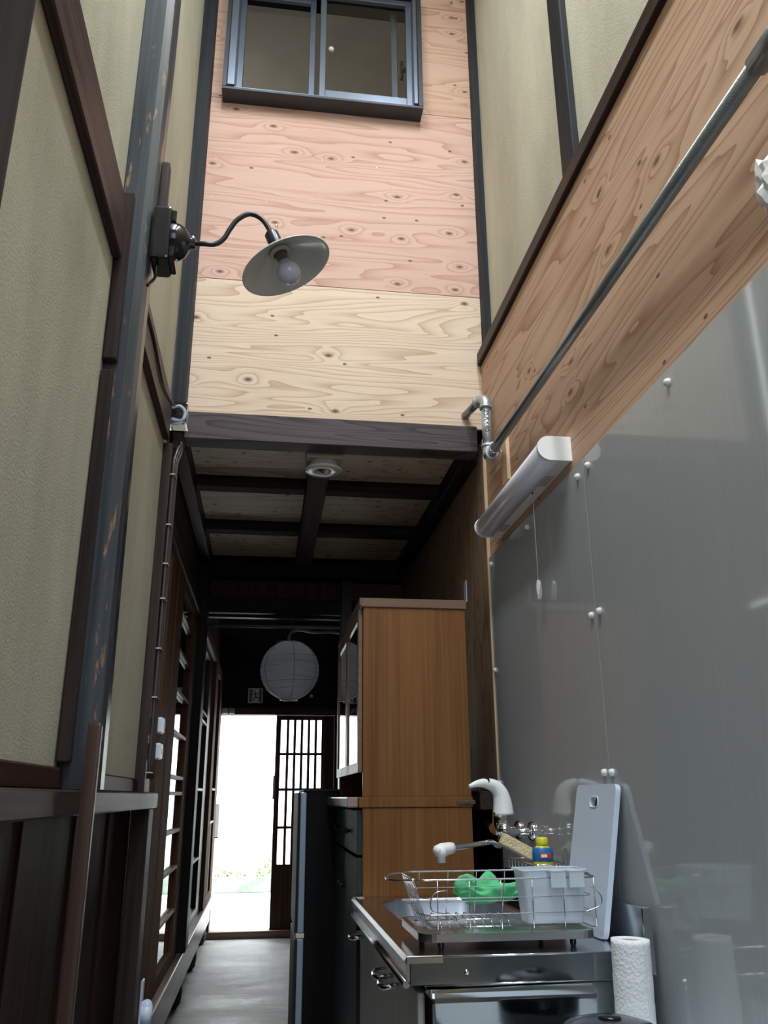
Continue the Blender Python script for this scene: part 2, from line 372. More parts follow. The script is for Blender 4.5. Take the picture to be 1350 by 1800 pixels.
# ---- end wall above the hall
bm = NB()
box(bm, -0.45, 0.95, 3.222, 3.30, 2.62, 4.275); box(bm, -0.45, 0.95, 3.222, 3.30, 4.985, 7.0)
box(bm, -0.45, -0.30, 3.222, 3.30, 4.275, 4.985); box(bm, 0.618, 0.95, 3.222, 3.30, 4.275, 4.985)
we = obj('wall_end', bm, BLACK_X, loc=(0,0,0), kind='structure')
def pp(mat, x0, x1, z0, z1, holes=()):
    return bx('plywood_panel', mat, we, x0, x1, 3.206, 3.222, z0, z1, bev=0.0006)
pp(P_END_LOW, -0.372, 0.893, 2.614, 3.2705)
pp(P_END_MID, -0.372, 0.893, 3.2735, 4.2735)
pp(P_END_TOP, 0.612, 0.893, 4.3015, 5.0)
bx('plywood_panel', P_END_MID, we, 0.612, 0.893, 3.206, 3.222, 4.2738, 4.2985)
pp(P_END_TOP, -0.372, -0.290, 4.2755, 5.0)
pp(P_END_TOP, -0.372, 0.893, 5.0025, 6.2)
for (xx, zz) in ((-0.33,3.92),(-0.337,3.70),(-0.10,3.93),(-0.09,3.70),(0.16,3.96),(0.155,3.74),(0.42,3.95),(0.41,3.73),(0.155,3.53),(0.66,3.71)):
    bm = NB(); lathe(bm, [(0.0032,0),(0.0028,0.0012),(0,0.0015)], (xx,3.206,zz), (0,-1,0), 8); obj('nail_head', bm, WHITE, we)
# ---- upper window in the end wall (a sliding pair of aluminium sashes)
wn = bx('window_1', ALU, None, -0.300, 0.612, 3.142, 3.212, 4.262, 4.286, kind='structure')
def wpart(name, mat, *a, bev=0.002): return bx(name, mat, wn, *a, bev=bev)
wpart('window_casing', ALUD, -0.318, -0.297, 3.118, 3.206, 4.262, 5.02)
wpart('window_casing', ALUD, 0.614, 0.636, 3.118, 3.206, 4.262, 5.02)
wpart('sill_casing', ALUD, -0.318, 0.636, 3.118, 3.206, 4.246, 4.2615)
wpart('jamb', ALU, -0.297, -0.262, 3.130, 3.30, 4.286, 4.985)
wpart('jamb', ALU, 0.594, 0.614, 3.130, 3.30, 4.286, 4.985)
wpart('head_track', ALUD, -0.318, 0.636, 3.118, 3.30, 4.985, 5.02)
def sash(y0, y1, x0, x1, zb, zt, sw, bot):
    wpart('sash_stile', ALU, x0, x0+sw, y0, y1, zb, zt); wpart('sash_stile', ALU, x1-sw, x1, y0, y1, zb, zt)
    wpart('sash_rail', ALU, x0+sw, x1-sw, y0, y1, zb, zb+bot); wpart('sash_rail', ALU, x0+sw, x1-sw, y0, y1, zt-0.03, zt)
    bx('glass_pane', GLASS, wn, x0+sw, x1-sw, (y0+y1)/2-0.002, (y0+y1)/2+0.002, zb+bot, zt-0.03)
sash(3.215, 3.24, -0.262, 0.115, 4.286, 4.98, 0.030, 0.014)
sash(3.165, 3.19, 0.135, 0.594, 4.286, 4.98, 0.030, 0.062)
wpart('sash_stile', ALU, 0.50, 0.532, 3.24, 3.262, 4.286, 4.98)
bm = NB(); lathe(bm, [(0.014,0),(0.014,0.006),(0.009,0.012),(0,0.014)], (0.19,3.155,4.59), (0,-1,0), 14); obj('pane_stop', bm, CLIP, wn)
bm = NB(); box(bm, 0.548, 0.562, 3.238, 3.262, 4.55, 4.66, 0.003); box(bm, 0.556, 0.582, 3.232, 3.25, 4.59, 4.61, 0.003); obj('latch', bm, BLACKP, wn)
# upstairs room seen through the window
UP = plain('upstairs_paint', (0.60,0.58,0.53), 0.9)
bm = NB(); box(bm, -0.9, 1.4, 4.6, 4.7, 4.2, 7.2); box(bm, -0.9, 1.4, 3.3, 5.3, 4.1, 4.2); box(bm, -1.0, -0.9, 3.3, 5.3, 4.1, 7.2); box(bm, 1.4, 1.5, 3.3, 5.3, 4.1, 7.2); box(bm, -1.0, -0.45, 3.22, 3.3, 4.1, 7.2); box(bm, 0.95, 1.5, 3.26, 3.3, 4.1, 7.2)
obj('wall_upstairs', bm, UP, loc=(0,0,0), kind='structure')
bx('ceiling_upstairs', UP, None, -0.9, 1.4, 3.3, 4.6, 6.8, 6.9, kind='structure')
# ---- rear wall and roof round the skylight
bm = NB(); box(bm, -0.56, 1.08, -2.6, -2.5, 0, 7.0); obj('wall_rear', bm, plain('rear_dark_boards',(0.05,0.04,0.035),0.8), loc=(0,0,0), kind='structure')
bm = NB(); box(bm, -0.6, 1.1, -2.6, -0.75, 5.4, 5.5); box(bm, -0.6, 1.1, 1.86, 3.4, 5.4, 5.5); box(bm, -0.6, -0.32, -0.75, 1.86, 5.4, 5.5); box(bm, -0.06, 0.49, -0.75, 1.86, 5.4, 5.5); box(bm, 0.75, 1.1, -0.75, 1.86, 5.4, 5.5)
obj('ceiling', bm, plain('roof_boards',(0.45,0.40,0.33),0.8), loc=(0,0,0), kind='structure')

# ================================================================== TIMBER FRAME
def post(label, mat, *a, bev=0.006, name='wooden_post', cat='post', group=None):
    bm = NB(); box(bm, *a, bev=bev, seg=2); return tag(obj(name, bm, mat), label, cat, group)
# main worn post with the swan-neck lamp
bm = NB()
prof = [(-0.4275,1.905),(-0.372,1.90),(-0.352,1.915),(-0.346,1.94),(-0.348,1.995),(-0.4275,2.00)]
zs = [1.137,1.5,1.9,2.3,2.7,3.2,3.8,4.5,5.5,7.0]; rings=[]
for zi, z in enumerate(zs):
    dx = 0.004*math.sin(z*2.3); dy = 0.006*math.sin(z*1.7+1)
    rings.append([bm.verts.new((px_+ (dx if px_>-0.42 else 0), py_+dy, z)) for px_, py_ in prof])
for a_, b_ in zip(rings, rings[1:]):
    for k in range(len(prof)): bm.faces.new((a_[k], a_[(k+1)%len(prof)], b_[(k+1)%len(prof)], b_[k]))
bm.faces.new(rings[0][::-1]); bm.faces.new(rings[-1])
mp = tag(obj('wooden_post', bm, POST), 'tall worn black post on the left wall carrying the swan-neck lamp', 'post')
bm = NB(); box(bm, -0.4275, -0.4, 1.872, 1.902, 1.19, 2.1, 0.003); box(bm, -0.4275, -0.395, 1.872, 1.901, 2.13, 2.62, 0.003); obj('side_strip', bm, DARK_Z, mp)
bm = NB(); box(bm, -0.346, -0.325, 1.955, 1.99, 2.60, 2.80, 0.006, seg=2); obj('peg', bm, DARK_Z, mp)
post('black post at the near end of the left wall, cut by the top left corner', POST2, -0.4275, -0.355, 0.70, 0.93, 1.137, 7.0)
post('thin black post in the corner left of the pink plywood end wall', POST2, -0.43, -0.373, 3.135, 3.205, 2.62, 7.0, bev=0.004)
post('thin black post in the corner right of the plywood end wall', POST2, 0.893, 0.925, 3.15, 3.205, 2.975, 7.0, bev=0.003)
post('grey-black post standing on the trim of the upper right plaster wall', POST2, 0.900, 0.9245, 2.05, 2.155, 2.972, 7.0)
post('dark corner post with brown cables at the end of the left plaster', DARK_Z, -0.43, -0.395, 3.03, 3.16, 1.137, 2.407, bev=0.003)
post('lower dark post under the waist rail beside the lattice door', DARK_Z, -0.43, -0.372, 3.03, 3.14, 0.0, 1.083, bev=0.003)
post('upright oiled batten running down the dark boards below the worn post', SLATW, -0.3695, -0.341, 1.868, 1.893, 0.0, 1.27, name='batten', cat='batten')
# rails
def railo(label, mat, *a, bev=0.004, name='rail', cat='rail'):
    bm = NB(); box(bm, *a, bev=bev); return tag(obj(name, bm, mat), label, cat)
railo('dark-stained rail climbing the left plaster from the worn post to the near post', RAIL, -0.43, -0.407, 0.935, 1.868, 2.41, 2.572)
railo('dark-stained rail on the left plaster between the worn post and the end wall', RAIL, -0.43, -0.407, 2.004, 3.015, 2.41, 2.572)
railo('thick waist rail along the left wall over the dark boards', wood('waist_timber','Y',(0.022,0.014,0.012),(0.065,0.045,0.038),0.40,coat=0.1), -0.43, -0.370, -0.9, 3.23, 1.0855, 1.135)
railo('thin reddish skirt board between waist rail and left plaster', wood('skirt_timber','Y',(0.028,0.011,0.009),(0.06,0.028,0.02),0.40), -0.43, -0.416, -0.9, 3.03, 1.1355, 1.18, name='skirt_board')
# big cross beam
bm = NB(); box(bm, -0.372, 0.845, 3.175, 3.27, 2.494, 2.6135, bev=0.003)
tag(obj('cross_beam', bm, BEAM), 'wide stained cross beam at the foot of the plywood end wall', 'beam')
bx('wall_lintel_backing', BLACK_X, None, -0.55, 0.95, 3.272, 3.32, 2.565, 2.62, kind='structure')

# ================================================================== HALL
# ceiling of the hall : plywood panels over joists
bm = NB(); box(bm, -0.55, 1.0, 3.27, 5.5, 2.575, 2.62); ch = obj('ceiling_hall', bm, BLACK_X, loc=(0,0,0), kind='structure')
jy = [(3.272,3.755),(3.84,4.43),(4.53,5.16)]
for (y0, y1) in jy:
    for (x0, x1) in ((-0.37,0.148),(0.243,0.80)):
        bx('ceiling_panel', P_CEIL, ch, x0+0.001, x1-0.001, y0+0.001, y1-0.001, 2.562, 2.575)
def bmm(name, label, mat, *a, cat='beam', bev=0.003, group=None):
    bm = NB(); box(bm, *a, bev=bev); return tag(obj(name, bm, mat), label, cat, group)
bmm('ceiling_beam', 'long grey-brown beam along the middle of the hall ceiling', wood('mid_beam','Y',(0.025,0.020,0.018),(0.10,0.083,0.077),0.75), 0.148, 0.243, 3.44, 5.24, 2.485, 2.561)
for k, (y0, y1) in enumerate(((3.757,3.838),(4.432,4.528))):
    for j, (x0, x1) in enumerate(((-0.368,0.147),(0.244,0.798))):
        bmm('ceiling_joist', '%s dark joist under the hall ceiling, %s the middle beam' % (('nearer','farther')[k], ('left of','right of')[j]), DARK_X, x0, x1, y0, y1, 2.508, 2.5605, cat='joist')
bmm('ceiling_beam', 'dark beam along the left edge of the hall ceiling', DARK_Y, -0.43, -0.370, 3.272, 5.24, 2.485, 2.561)
bmm('ceiling_beam', 'black beam along the right edge of the hall ceiling', BLACK_X, 0.80, 0.867, 3.272, 5.24, 2.485, 2.561)
bmm('cross_beam', 'black cross beam at the far edge of the hall ceiling', BLACK_X, -0.43, 0.867, 5.245, 5.33, 2.46, 2.561)
# partition at the far end of the hall
bm = NB(); box(bm, -0.55, 0.95, 5.41, 5.46, 2.22, 2.70); box(bm, 0.47, 0.95, 5.41, 5.46, 0.0, 2.22); wp = obj('wall_partition', bm, BLACK_X, loc=(0,0,0), kind='structure')
for k in range(12):
    x0 = -0.42 + 0.107*k
    bx('partition_board', wood('partition_board_%d'%(k%3),'Z',(0.035,0.020,0.012),(0.075+0.012*(k%3),0.045,0.028),0.5,seed=k*1.7), wp, x0+0.002, x0+0.105, 5.395-0.003*(k%2), 5.41, 2.335, 2.46)
bx('partition_panel', wood('partition_panel','X',(0.06,0.035,0.02),(0.11,0.066,0.04),0.5), wp, 0.53, 0.865, 5.385, 5.40, 1.0, 2.46)
bmm('cross_beam', 'black lintel beam over the passage to the front door', BLACK_X, -0.43, 0.865, 5.335, 5.39, 2.235, 2.334)
bmm('wooden_post', 'dark square post behind the glass-fronted cupboard', wood('hall_post','Z',(0.02,0.014,0.012),(0.05,0.036,0.03),0.36,coat=0.3), 0.455, 0.525, 5.30, 5.40, 0.0, 2.46, cat='post')
# hall left wall above and between the doors
bm = NB(); box(bm, -0.55, -0.438, 3.24, 7.85, 2.19, 2.57); box(bm, -0.55, -0.445, 3.12, 3.24, 0.0, 2.6)
whl = obj('wall_hall_left', bm, wood('hall_wall_panel','Y',(0.05,0.033,0.024),(0.09,0.062,0.045),0.6), loc=(0,0,0), kind='structure')
bmm('lintel_rail', 'brown lintel rail over the lattice door on the left', RAIL, -0.455, -0.405, 3.165, 5.03, 2.135, 2.20, cat='rail')
bmm('lintel_rail', 'brown lintel rail over the far glazed door on the left', wood('far_lintel','Y',(0.08,0.06,0.05),(0.16,0.13,0.11),0.45), -0.455, -0.405, 5.22, 7.84, 2.135, 2.20, cat='rail')
bmm('wooden_post', 'black square post between the two left-hand doors', BLACK_Z, -0.437, -0.375, 5.035, 5.21, 0.34, 2.46, cat='post')
# door sill beam on stones
bmm('sill_beam', 'long worn sill beam under the left-hand doors', SILLW, -0.50, -0.383, 3.20, 7.80, 0.255, 0.34, cat='beam', bev=0.004)
SILLF = wood('sill_face','Y',(0.09,0.075,0.062),(0.20,0.17,0.145),0.36,coat=0.3)
bx('sill_apron', SILLF, bpy.data.objects['sill_beam'], -0.50, -0.40, 3.205, 7.79, 0.15, 0.2545)
STONE = plain('sill_stone', (0.03,0.03,0.028), 0.8, bump=0.6, bscale=30, var=0.3)
for k, yy in enumerate((3.6,4.55,5.45,6.55,7.6)):
    bm = NB(); bmesh.ops.create_icosphere(bm, subdivisions=2, radius=1.0)
    for v in bm.verts: v.co = Vector((-0.455+0.045*v.co.x*(1+0.1*random.random()), yy+0.06*v.co.y*(1+0.15*random.random()), 0.075+0.075*max(-1,min(1,v.co.z*1.3))))
    o = obj('foundation_stone', bm, STONE, smooth=False)
    tag(o, ['foundation stone under the sill beam near the motion light','foundation stone below the lattice door','foundation stone below the black door post','foundation stone below the far glazed door','foundation stone by the front door threshold'][k], 'stone', 'foundation stones under the sill')
bm = NB(); box(bm, -0.56, -0.50, 3.13, 7.85, 0.0, 0.34); obj('wall_plinth', bm, BLACK_X, loc=(0,0,0), kind='structure')  # black colour stands for the shade below the sill apron

# ---- left sliding lattice door (glazed)
def lattice_door(name, label, y0, y1, z0, z1, xc, bars, stile, mat, matb, bot=0.06, group=None, panel=None):
    t = thing(name, label, 'door', (xc, (y0+y1)/2, z0), group)
    th = 0.014
    for (a, b) in ((y0, y0+stile), (y1-stile, y1)): bx('stile', mat, t, xc-th, xc+th, a, b, z0, z1, bev=0.002)
    bx('bottom_rail', mat, t, xc-th+0.001, xc+th-0.001, y0+stile, y1-stile, z0, z0+bot); bx('top_rail', mat, t, xc-th+0.001, xc+th-0.001, y0+stile, y1-stile, z1-0.045, z1)
    for z in bars: bx('lattice_bar', matb, t, xc-0.002, xc+th-0.001, y0+stile, y1-stile, z-0.008, z+0.008)
    bx('glass_pane', GLASS, t, xc-0.007, xc-0.0035, y0+stile, y1-stile, z0+bot, z1-0.045)
    return t
lattice_door('lattice_door', 'near glazed sliding door with pale horizontal bars on the left', 3.79, 4.93, 0.341, 2.134, -0.428, [0.59,0.79,0.965,1.138,1.212,1.41,1.60,1.785,1.97], 0.255, DOORW, DOORB)
bx('door_backrail', DOORW, None, -0.455, -0.417, 3.52, 3.77, 0.341, 2.134, bev=0.002)
o = bpy.data.objects['door_backrail']; o.name = 'door_jamb'; tag(o, 'reddish-brown door jamb just left of the near glazed door', 'jamb')
lattice_door('lattice_door', 'far tall glazed door with small panes on the left', 5.215, 6.72, 0.341, 2.134, -0.440, [0.72,1.17,1.62,1.68], 0.30, DARK_Z, DARK_Z)
t = lattice_door('sliding_door', 'farthest brown sliding door with glass over a panelled foot, beside the front door', 6.77, 7.83, 0.341, 2.134, -0.412, [1.18,0.93], 0.30, DOORW, DOORB)
bx('foot_panel', DOORW, t, -0.420, -0.412, 7.07, 7.53, 0.401, 0.922); bx('foot_panel_bead', DOORB, t, -0.412, -0.407, 7.28, 7.31, 0.40, 0.92)
# dark rooms beside the hall
DARKROOM = plain('dark_room_paint', (0.05,0.045,0.04), 0.9)
bm = NB(); box(bm, -2.6, -2.5, 3.1, 7.98, 0, 2.7); box(bm, -2.6, -0.56, 3.05, 3.12, 0, 2.7); obj('wall_side_room', bm, DARKROOM, loc=(0,0,0), kind='structure')
bm = NB(); box(bm, -2.6, 1.1, 5.46, 8.0, 2.75, 2.85); box(bm, -2.6, -0.55, 3.1, 5.46, 2.6, 2.7); obj('ceiling_front', bm, BLACK_X, loc=(0,0,0), kind='structure')
bm = NB(); box(bm, 0.95, 1.05, 5.46, 7.98, 0, 2.75); obj('wall_front_right', bm, BLACK_X, loc=(0,0,0), kind='structure')
# ---- front wall with the street door
FX0, FX1, FZ0, FZ1 = -0.405, 0.625, 0.055, 1.825
bm = NB(); box(bm, -2.6, FX0, 7.88, 7.98, 0, 2.75); box(bm, FX1, 1.05, 7.88, 7.98, 0, 2.75); box(bm, FX0, FX1, 7.88, 7.98, FZ1+0.06, 2.75)
wf = obj('wall_front', bm, BLACK_X, loc=(0,0,0), kind='structure')
FRW = wood('front_door_frame','X',(0.045,0.025,0.018),(0.11,0.065,0.045),0.45)
bx('door_head', FRW, wf, FX0-0.04, FX1+0.04, 7.83, 7.98, FZ1, FZ1+0.06, bev=0.002)
bx('door_threshold', wood('threshold','X',(0.20,0.13,0.10),(0.34,0.24,0.19),0.5), wf, FX0-0.07, FX1, 7.83, 7.98, 0.0, FZ0, bev=0.003)
bx('door_side', DARK_Z, wf, FX0-0.035, FX0, 7.84, 7.98, FZ0, FZ1)
bx('door_side', DARK_Z, wf, FX1, FX1+0.04, 7.84, 7.98, FZ0, FZ1)
ld = thing('lattice_door', 'front door leaf of upright bars standing right of the bright opening', 'door', (0.36,7.90,FZ0))
LW = wood('front_lattice','Z',(0.05,0.028,0.02),(0.12,0.07,0.05),0.45)
bx('stile', LW, ld, 0.098, 0.142, 7.885, 7.915, FZ0, FZ1-0.002); bx('stile', LW, ld, 0.535, 0.622, 7.885, 7.915, FZ0, FZ1-0.002)
bx('top_rail', LW, ld, 0.142, 0.565, 7.885, 7.915, 1.785, FZ1-0.002)
for z in (1.486,1.181,0.865): bx('cross_rail', LW, ld, 0.142, 0.565, 7.888, 7.912, z-0.011, z+0.011)
bx('bottom_panel', LW, ld, 0.142, 0.565, 7.889, 7.911, FZ0, 0.565)
for k in range(6):
    x = 0.205 + 0.0635*k
    bx('upright_bar', LW, ld, x-0.012, x+0.012, 7.892, 7.908, 0.565, 1.785)
# latch on door stile
bm = NB(); box(bm, 0.085, 0.10, 7.86, 7.884, 1.10, 1.30, 0.003); obj('door_pull', bm, CLIP, ld)

# ---- outdoors
bm = NB(); box(bm, -14, 14, 7.98, 40, -0.25, -0.02); tag(obj('ground', bm, plain('pale_paving',(0.62,0.62,0.58),0.9,var=0.1), loc=(0,0,0), kind='structure'),'pale paved ground outside the front door','ground')
bm = NB(); box(bm, -6, 6, 11.6, 11.75, -0.02, 0.16, 0.01); tag(obj('kerb', bm, plain('kerb_stone',(0.20,0.23,0.19),0.9,bump=0.4,bscale=20,var=0.25)), 'grey-green kerb outside in front of the hedge', 'kerb')
LEAF = plain('hedge_leaf', (0.16,0.27,0.07), 0.6, var=0.5)
bm = NB(); rnd = random.Random(3)
for k in range(2600):
    x = rnd.uniform(-3.2,2.4); yy = rnd.uniform(11.84,12.2); z = 0.03 + 0.27*rnd.random()*(0.75+0.35*math.sin(x*7)+0.2*math.sin(x*17))
    s = rnd.uniform(0.02,0.04); rot = Matrix.Rotation(rnd.uniform(0,6.3),3,Vector((rnd.random()-.5,rnd.random()-.5,rnd.random()-.5)).normalized())
    vs = [bm.verts.new(Vector((x,yy,z)) + rot @ Vector(c)) for c in ((-s,0,0),(0,-s*.45,s*.1),(s,0,0),(0,s*.45,s*.1))]; bm.faces.new(vs)
hd = obj('low_hedge', bm, LEAF, kind='stuff'); tag(hd, 'low leafy hedge behind the kerb outside', 'hedge')
bm = NB(); box(bm, -8, 8, 12.4, 12.6, -0.02, 3.2); tag(obj('garden_wall', bm, plain('white_render',(0.80,0.80,0.77),0.9), kind='structure'), 'white rendered wall across the street', 'wall')
pb = thing('post_box', 'grey letter box on a thin pole outside at the left of the front opening', 'letter box', (-0.455,8.9,-0.02))
bm = NB(); tube(bm, [(-0.455,8.9,-0.02),(-0.455,8.9,0.75)], 0.008, 8); obj('pole', bm, plain('drain_grey',(0.35,0.37,0.35),0.5), pb)
bx('letter_case', MATS['drain_grey'], pb, -0.50, -0.415, 8.85, 8.95, 0.75, 1.06, bev=0.004); bx('drip_edge', BLACKP, pb, -0.497, -0.418, 8.852, 8.948, 0.742, 0.75)

# ---- fittings at the far end
rods = [(5.60,2.262,-0.436,0.949,'thin pale rod across the passage, just under the lintel'),(5.66,2.21,-0.436,0.949,'thin pale rod across the passage, the lower of the two')]
ROD = plain('pale_rod',(0.22,0.21,0.20),0.4,0.3)
for (yy, z, x0, x1, lb) in rods:
    bm = NB(); tube(bm, [(x0,yy,z),(x1,yy,z+0.004)], 0.011, 8); tag(obj('rod', bm, ROD), lb, 'rod')
bm = NB(); tube(bm, catmull([(0.14,6.6,2.16),(0.16,6.6,2.32),(0.22,6.6,2.37),(0.36,6.6,2.355),(0.5,6.6,2.36),(0.62,6.6,2.33),(0.80,6.6,2.25),(0.949,6.6,2.22)]), 0.011, 8); tag(obj('conduit', bm, plain('conduit_grey',(0.12,0.12,0.11),0.5)), 'thin bent grey conduit high behind the paper lantern', 'conduit')
# paper lantern
lan = thing('paper_lantern', 'round white paper lantern hanging in the passage before the front door', 'lantern', (0.152,5.9,1.75))
def paper_mat():
    m, nt, b = newmat('lantern_paper'); setin(b, rough=0.75, base=(0.90,0.90,0.93))
    tr = N(nt,'ShaderNodeBsdfTranslucent'); tr.inputs[0].default_value = (0.92,0.92,0.96,1)
    mx = N(nt,'ShaderNodeMixShader'); mx.inputs[0].default_value = 0.42
    out = nt.nodes['Material Output']; L(nt, b.outputs[0], mx.inputs[1]); L(nt, tr.outputs[0], mx.inputs[2]); L(nt, mx.outputs[0], out.inputs[0])
    return m
PAPER = paper_mat()
bm = NB(); n = 48; RL = 0.205; c = Vector((0.152,5.9,1.955)); rings = []
th0, th1 = 0.30, PI-0.30; m_ = 64
for i in range(m_+1):
    th = th0 + (th1-th0)*i/m_
    ring = []
    for k in range(n):
        a = 2*PI*k/n; f = 1 - 0.012*abs(math.sin((i/m_*16 + 0.25*math.sin(a*3))*PI)) - 0.004*abs(math.cos(a*4))
        ring.append(bm.verts.new(c + Vector((RL*f*math.sin(th)*math.cos(a), RL*f*math.sin(th)*math.sin(a), RL*1.0*math.cos(th)))))
    rings.append(ring)
for a, b in zip(rings, rings[1:]):
    for k in range(n):
        f = bm.faces.new((a[k],a[(k+1)%n],b[(k+1)%n],b[k])); f.smooth = True
obj('paper_shade', bm, PAPER, lan)
RIB = plain('lantern_rib',(0.36,0.36,0.37),0.6)
bm = NB()
for i in range(15):
    z = -0.175 + 0.35*i/14; rr = math.sqrt(max(0.0,RL*RL*0.975 - z*z)); tilt = 0.02*math.sin(i*2.1); ph = i*1.3
    tube(bm, [c + Vector((rr*math.cos(a), rr*math.sin(a), z + tilt*math.cos(a+ph)*0.9)) for a in [2*PI*k/32 for k in range(32)]], 0.0012, 4, closed=True)
obj('wire_rings', bm, RIB, lan)
bm = NB()
for a in (-2.55,-1.45,-0.55,0.5,1.6,2.6):
    tube(bm, [c + Vector((RL*1.003*math.sin(t_)*math.cos(a), RL*1.003*math.sin(t_)*math.sin(a), RL*math.cos(t_))) for t_ in [0.32+(PI-0.64)*i/20 for i in range(21)]], 0.0022, 4)
obj('paper_seams', bm, RIB, lan)
bm = NB(); lathe(bm, [(0.058,-0.006),(0.062,-0.006),(0.062,0.01),(0.058,0.01),(0.058,-0.006)], c+Vector((0,0,-0.199)), (0,0,1), 28); obj('bottom_ring', bm, WHITEG, lan)
bm = NB(); tube(bm, [c+Vector((0,0,0.19)), (0.152,5.9,2.40)], 0.003, 6); obj('cord', bm, CABLE, lan)
bm = NB(); tube(bm, [c+Vector((-0.06,0,0.192)), c+Vector((0,0,0.215)), c+Vector((0.06,0,0.192))], 0.0025, 6); obj('hanger', bm, CABLE, lan)
bm = NB(); box(bm, 0.11, 0.175, 5.87, 5.93, 2.39, 2.43, 0.008, seg=2); obj('ceiling_hook_cap', bm, WHITEG, lan)
bm = NB(); box(bm, 0.0, 0.30, 5.85, 5.95, 2.43, 2.75, 0.003); tag(obj('ceiling_batten', bm, BLACK_X), 'black timber hanger above the paper lantern', 'beam')
# exit sign
GREENL = plain('sign_pale',(0.80,0.88,0.80),0.4); GREEND = plain('sign_dark_green',(0.015,0.075,0.04),0.4)
sg = thing('exit_sign', 'small square green running-man emergency exit sign above the front door', 'sign', (-0.102,7.87,1.93))
S0, T0, SW_ = -0.168, 1.932, 0.132
bx('sign_plate', GREENL, sg, S0, S0+SW_, 7.862, 7.879, T0, T0+SW_, bev=0.002)
for (a,b_,c_,d_) in ((0.06,0.30,0.07,0.93),(0.74,0.94,0.07,0.93)): bx('sign_field', GREEND, sg, S0+a*SW_, S0+b_*SW_, 7.8605, 7.8619, T0+c_*SW_, T0+d_*SW_)
bm = NB()
def limb(p, r=0.035): tube(bm, [(S0+x*SW_, 7.8600, T0+z*SW_) for x, z in p], r*SW_, 6)
lathe(bm, [(0.055*SW_,0),(0.055*SW_,0.002),(0,0.003)], (S0+0.44*SW_,7.862,T0+0.80*SW_), (0,-1,0), 12)
limb([(0.46,0.70),(0.52,0.45)],0.055); limb([(0.46,0.68),(0.33,0.60),(0.30,0.50)]); limb([(0.48,0.68),(0.62,0.66),(0.70,0.56)])
limb([(0.52,0.45),(0.42,0.34),(0.40,0.14)],0.042); limb([(0.52,0.45),(0.64,0.34),(0.76,0.32),(0.80,0.18)],0.042)
obj('running_figure', bm, GREEND, sg)
for k,(x0,lb,cl) in enumerate(((-0.392,'left one of two small boxes on the front door head',CLIP),(-0.332,'right one of two small boxes on the front door head',plain('sensor_green',(0.25,0.36,0.28),0.5)))):
    s_ = thing('door_sensor', lb, 'sensor', (x0+0.025,7.82,1.83)); bx('housing', cl, s_, x0, x0+0.052, 7.795, 7.829, 1.829, 1.878, bev=0.004); bx('cover_lip', CLIP, s_, x0+0.004, x0+0.048, 7.791, 7.795, 1.834, 1.850)
s_ = thing('round_button_light', 'tiny white button light on the dark wall right of the lantern', 'light', (0.41,7.86,1.99))
bm = NB(); lathe(bm, [(0.013,0),(0.013,0.008),(0.008,0.014),(0,0.016)], (0.41,7.879,2.00), (0,-1,0), 12); obj('lens', bm, WHITE, s_)
bm = NB(); lathe(bm, [(0.018,0),(0.018,0.003),(0.013,0.004),(0.013,0)], (0.41,7.8795,2.00), (0,-1,0), 12); obj('bezel', bm, CLIP, s_)

# downlight below the hall ceiling
dl = thing('downlight', 'round white downlight with reflector hung under the middle ceiling beam', 'light', (0.205,3.36,2.45))
bm = NB(); lathe(bm, [(0.030,0.012),(0.030,0.0),(0.034,-0.002),(0.076,-0.002),(0.080,0.002),(0.080,0.006),(0.066,0.010),(0.066,0.034),(0.0,0.034)], (0.205,3.36,2.449), (0,0,1), 36); obj('housing', bm, WHITEG, dl)
bm = NB(); lathe(bm, [(0.030,0.0),(0.024,0.006),(0.014,0.012),(0.0,0.013)], (0.222,3.36,2.449), (0,0,1), 16, smooth=False); obj('reflector', bm, CHROME, dl)
bx('mount_block', plain('pale_block_paint',(0.40,0.36,0.29),0.7), dl, 0.128, 0.283, 3.29, 3.42, 2.484, 2.5615, bev=0.002)
bm = NB(); box(bm, 0.142, 0.154, 3.332, 3.345, 2.4455, 2.4475); obj('rating_mark', bm, BLACKP, dl)

# ================================================================== SWAN NECK LAMP
lp = thing('wall_lamp', 'black swan-neck wall lamp with a shallow enamel shade and bulb on the worn post', 'lamp', (-0.345,1.94,2.52))
bm = NB(); box(bm, -0.346, -0.298, 1.895, 1.99, 2.445, 2.605, 0.008, seg=2)
for zz in (2.47,2.58): box(bm, -0.300, -0.286, 1.90, 1.985, zz-0.018, zz+0.018, 0.003)
obj('mounting_block', bm, BLACKP, lp)
C0 = Vector((-0.298,1.94,2.525))
bm = NB(); lathe(bm, [(0.050,0.0),(0.050,0.012),(0.048,0.02),(0.040,0.034),(0.024,0.045),(0.014,0.049),(0.014,0.062),(0.0,0.062)], C0, (1,0,0), 30); obj('canopy_dome', bm, BLACKP, lp)
bm = NB(); lathe(bm, [(0.005,0),(0.005,0.006),(0,0.007)], C0+Vector((0.054,-0.004,0.013)), (0,-0.3,1), 8); obj('set_screw', bm, CHROME, lp)
neck = catmull([C0+Vector((0.055,0,0)),(-0.215,1.93,2.520),(-0.185,1.93,2.522),(-0.163,1.93,2.540),(-0.147,1.93,2.575),(-0.128,1.93,2.607),(-0.098,1.93,2.628),(-0.068,1.93,2.618),(-0.048,1.93,2.592),(-0.034,1.93,2.562)],7)
bm = NB(); tube(bm, neck, 0.0068, 12); obj('swan_neck', bm, BLACKM, lp)
ax = Vector((0.40,0.0,-0.92)).normalized(); T = Vector((-0.038,1.93,2.572))
bm = NB(); lathe(bm, [(0.0,-0.004),(0.013,-0.003),(0.019,0.004),(0.020,0.045),(0.022,0.060),(0.0,0.06)], T, ax, 24); obj('socket_cover', bm, BLACKM, lp)
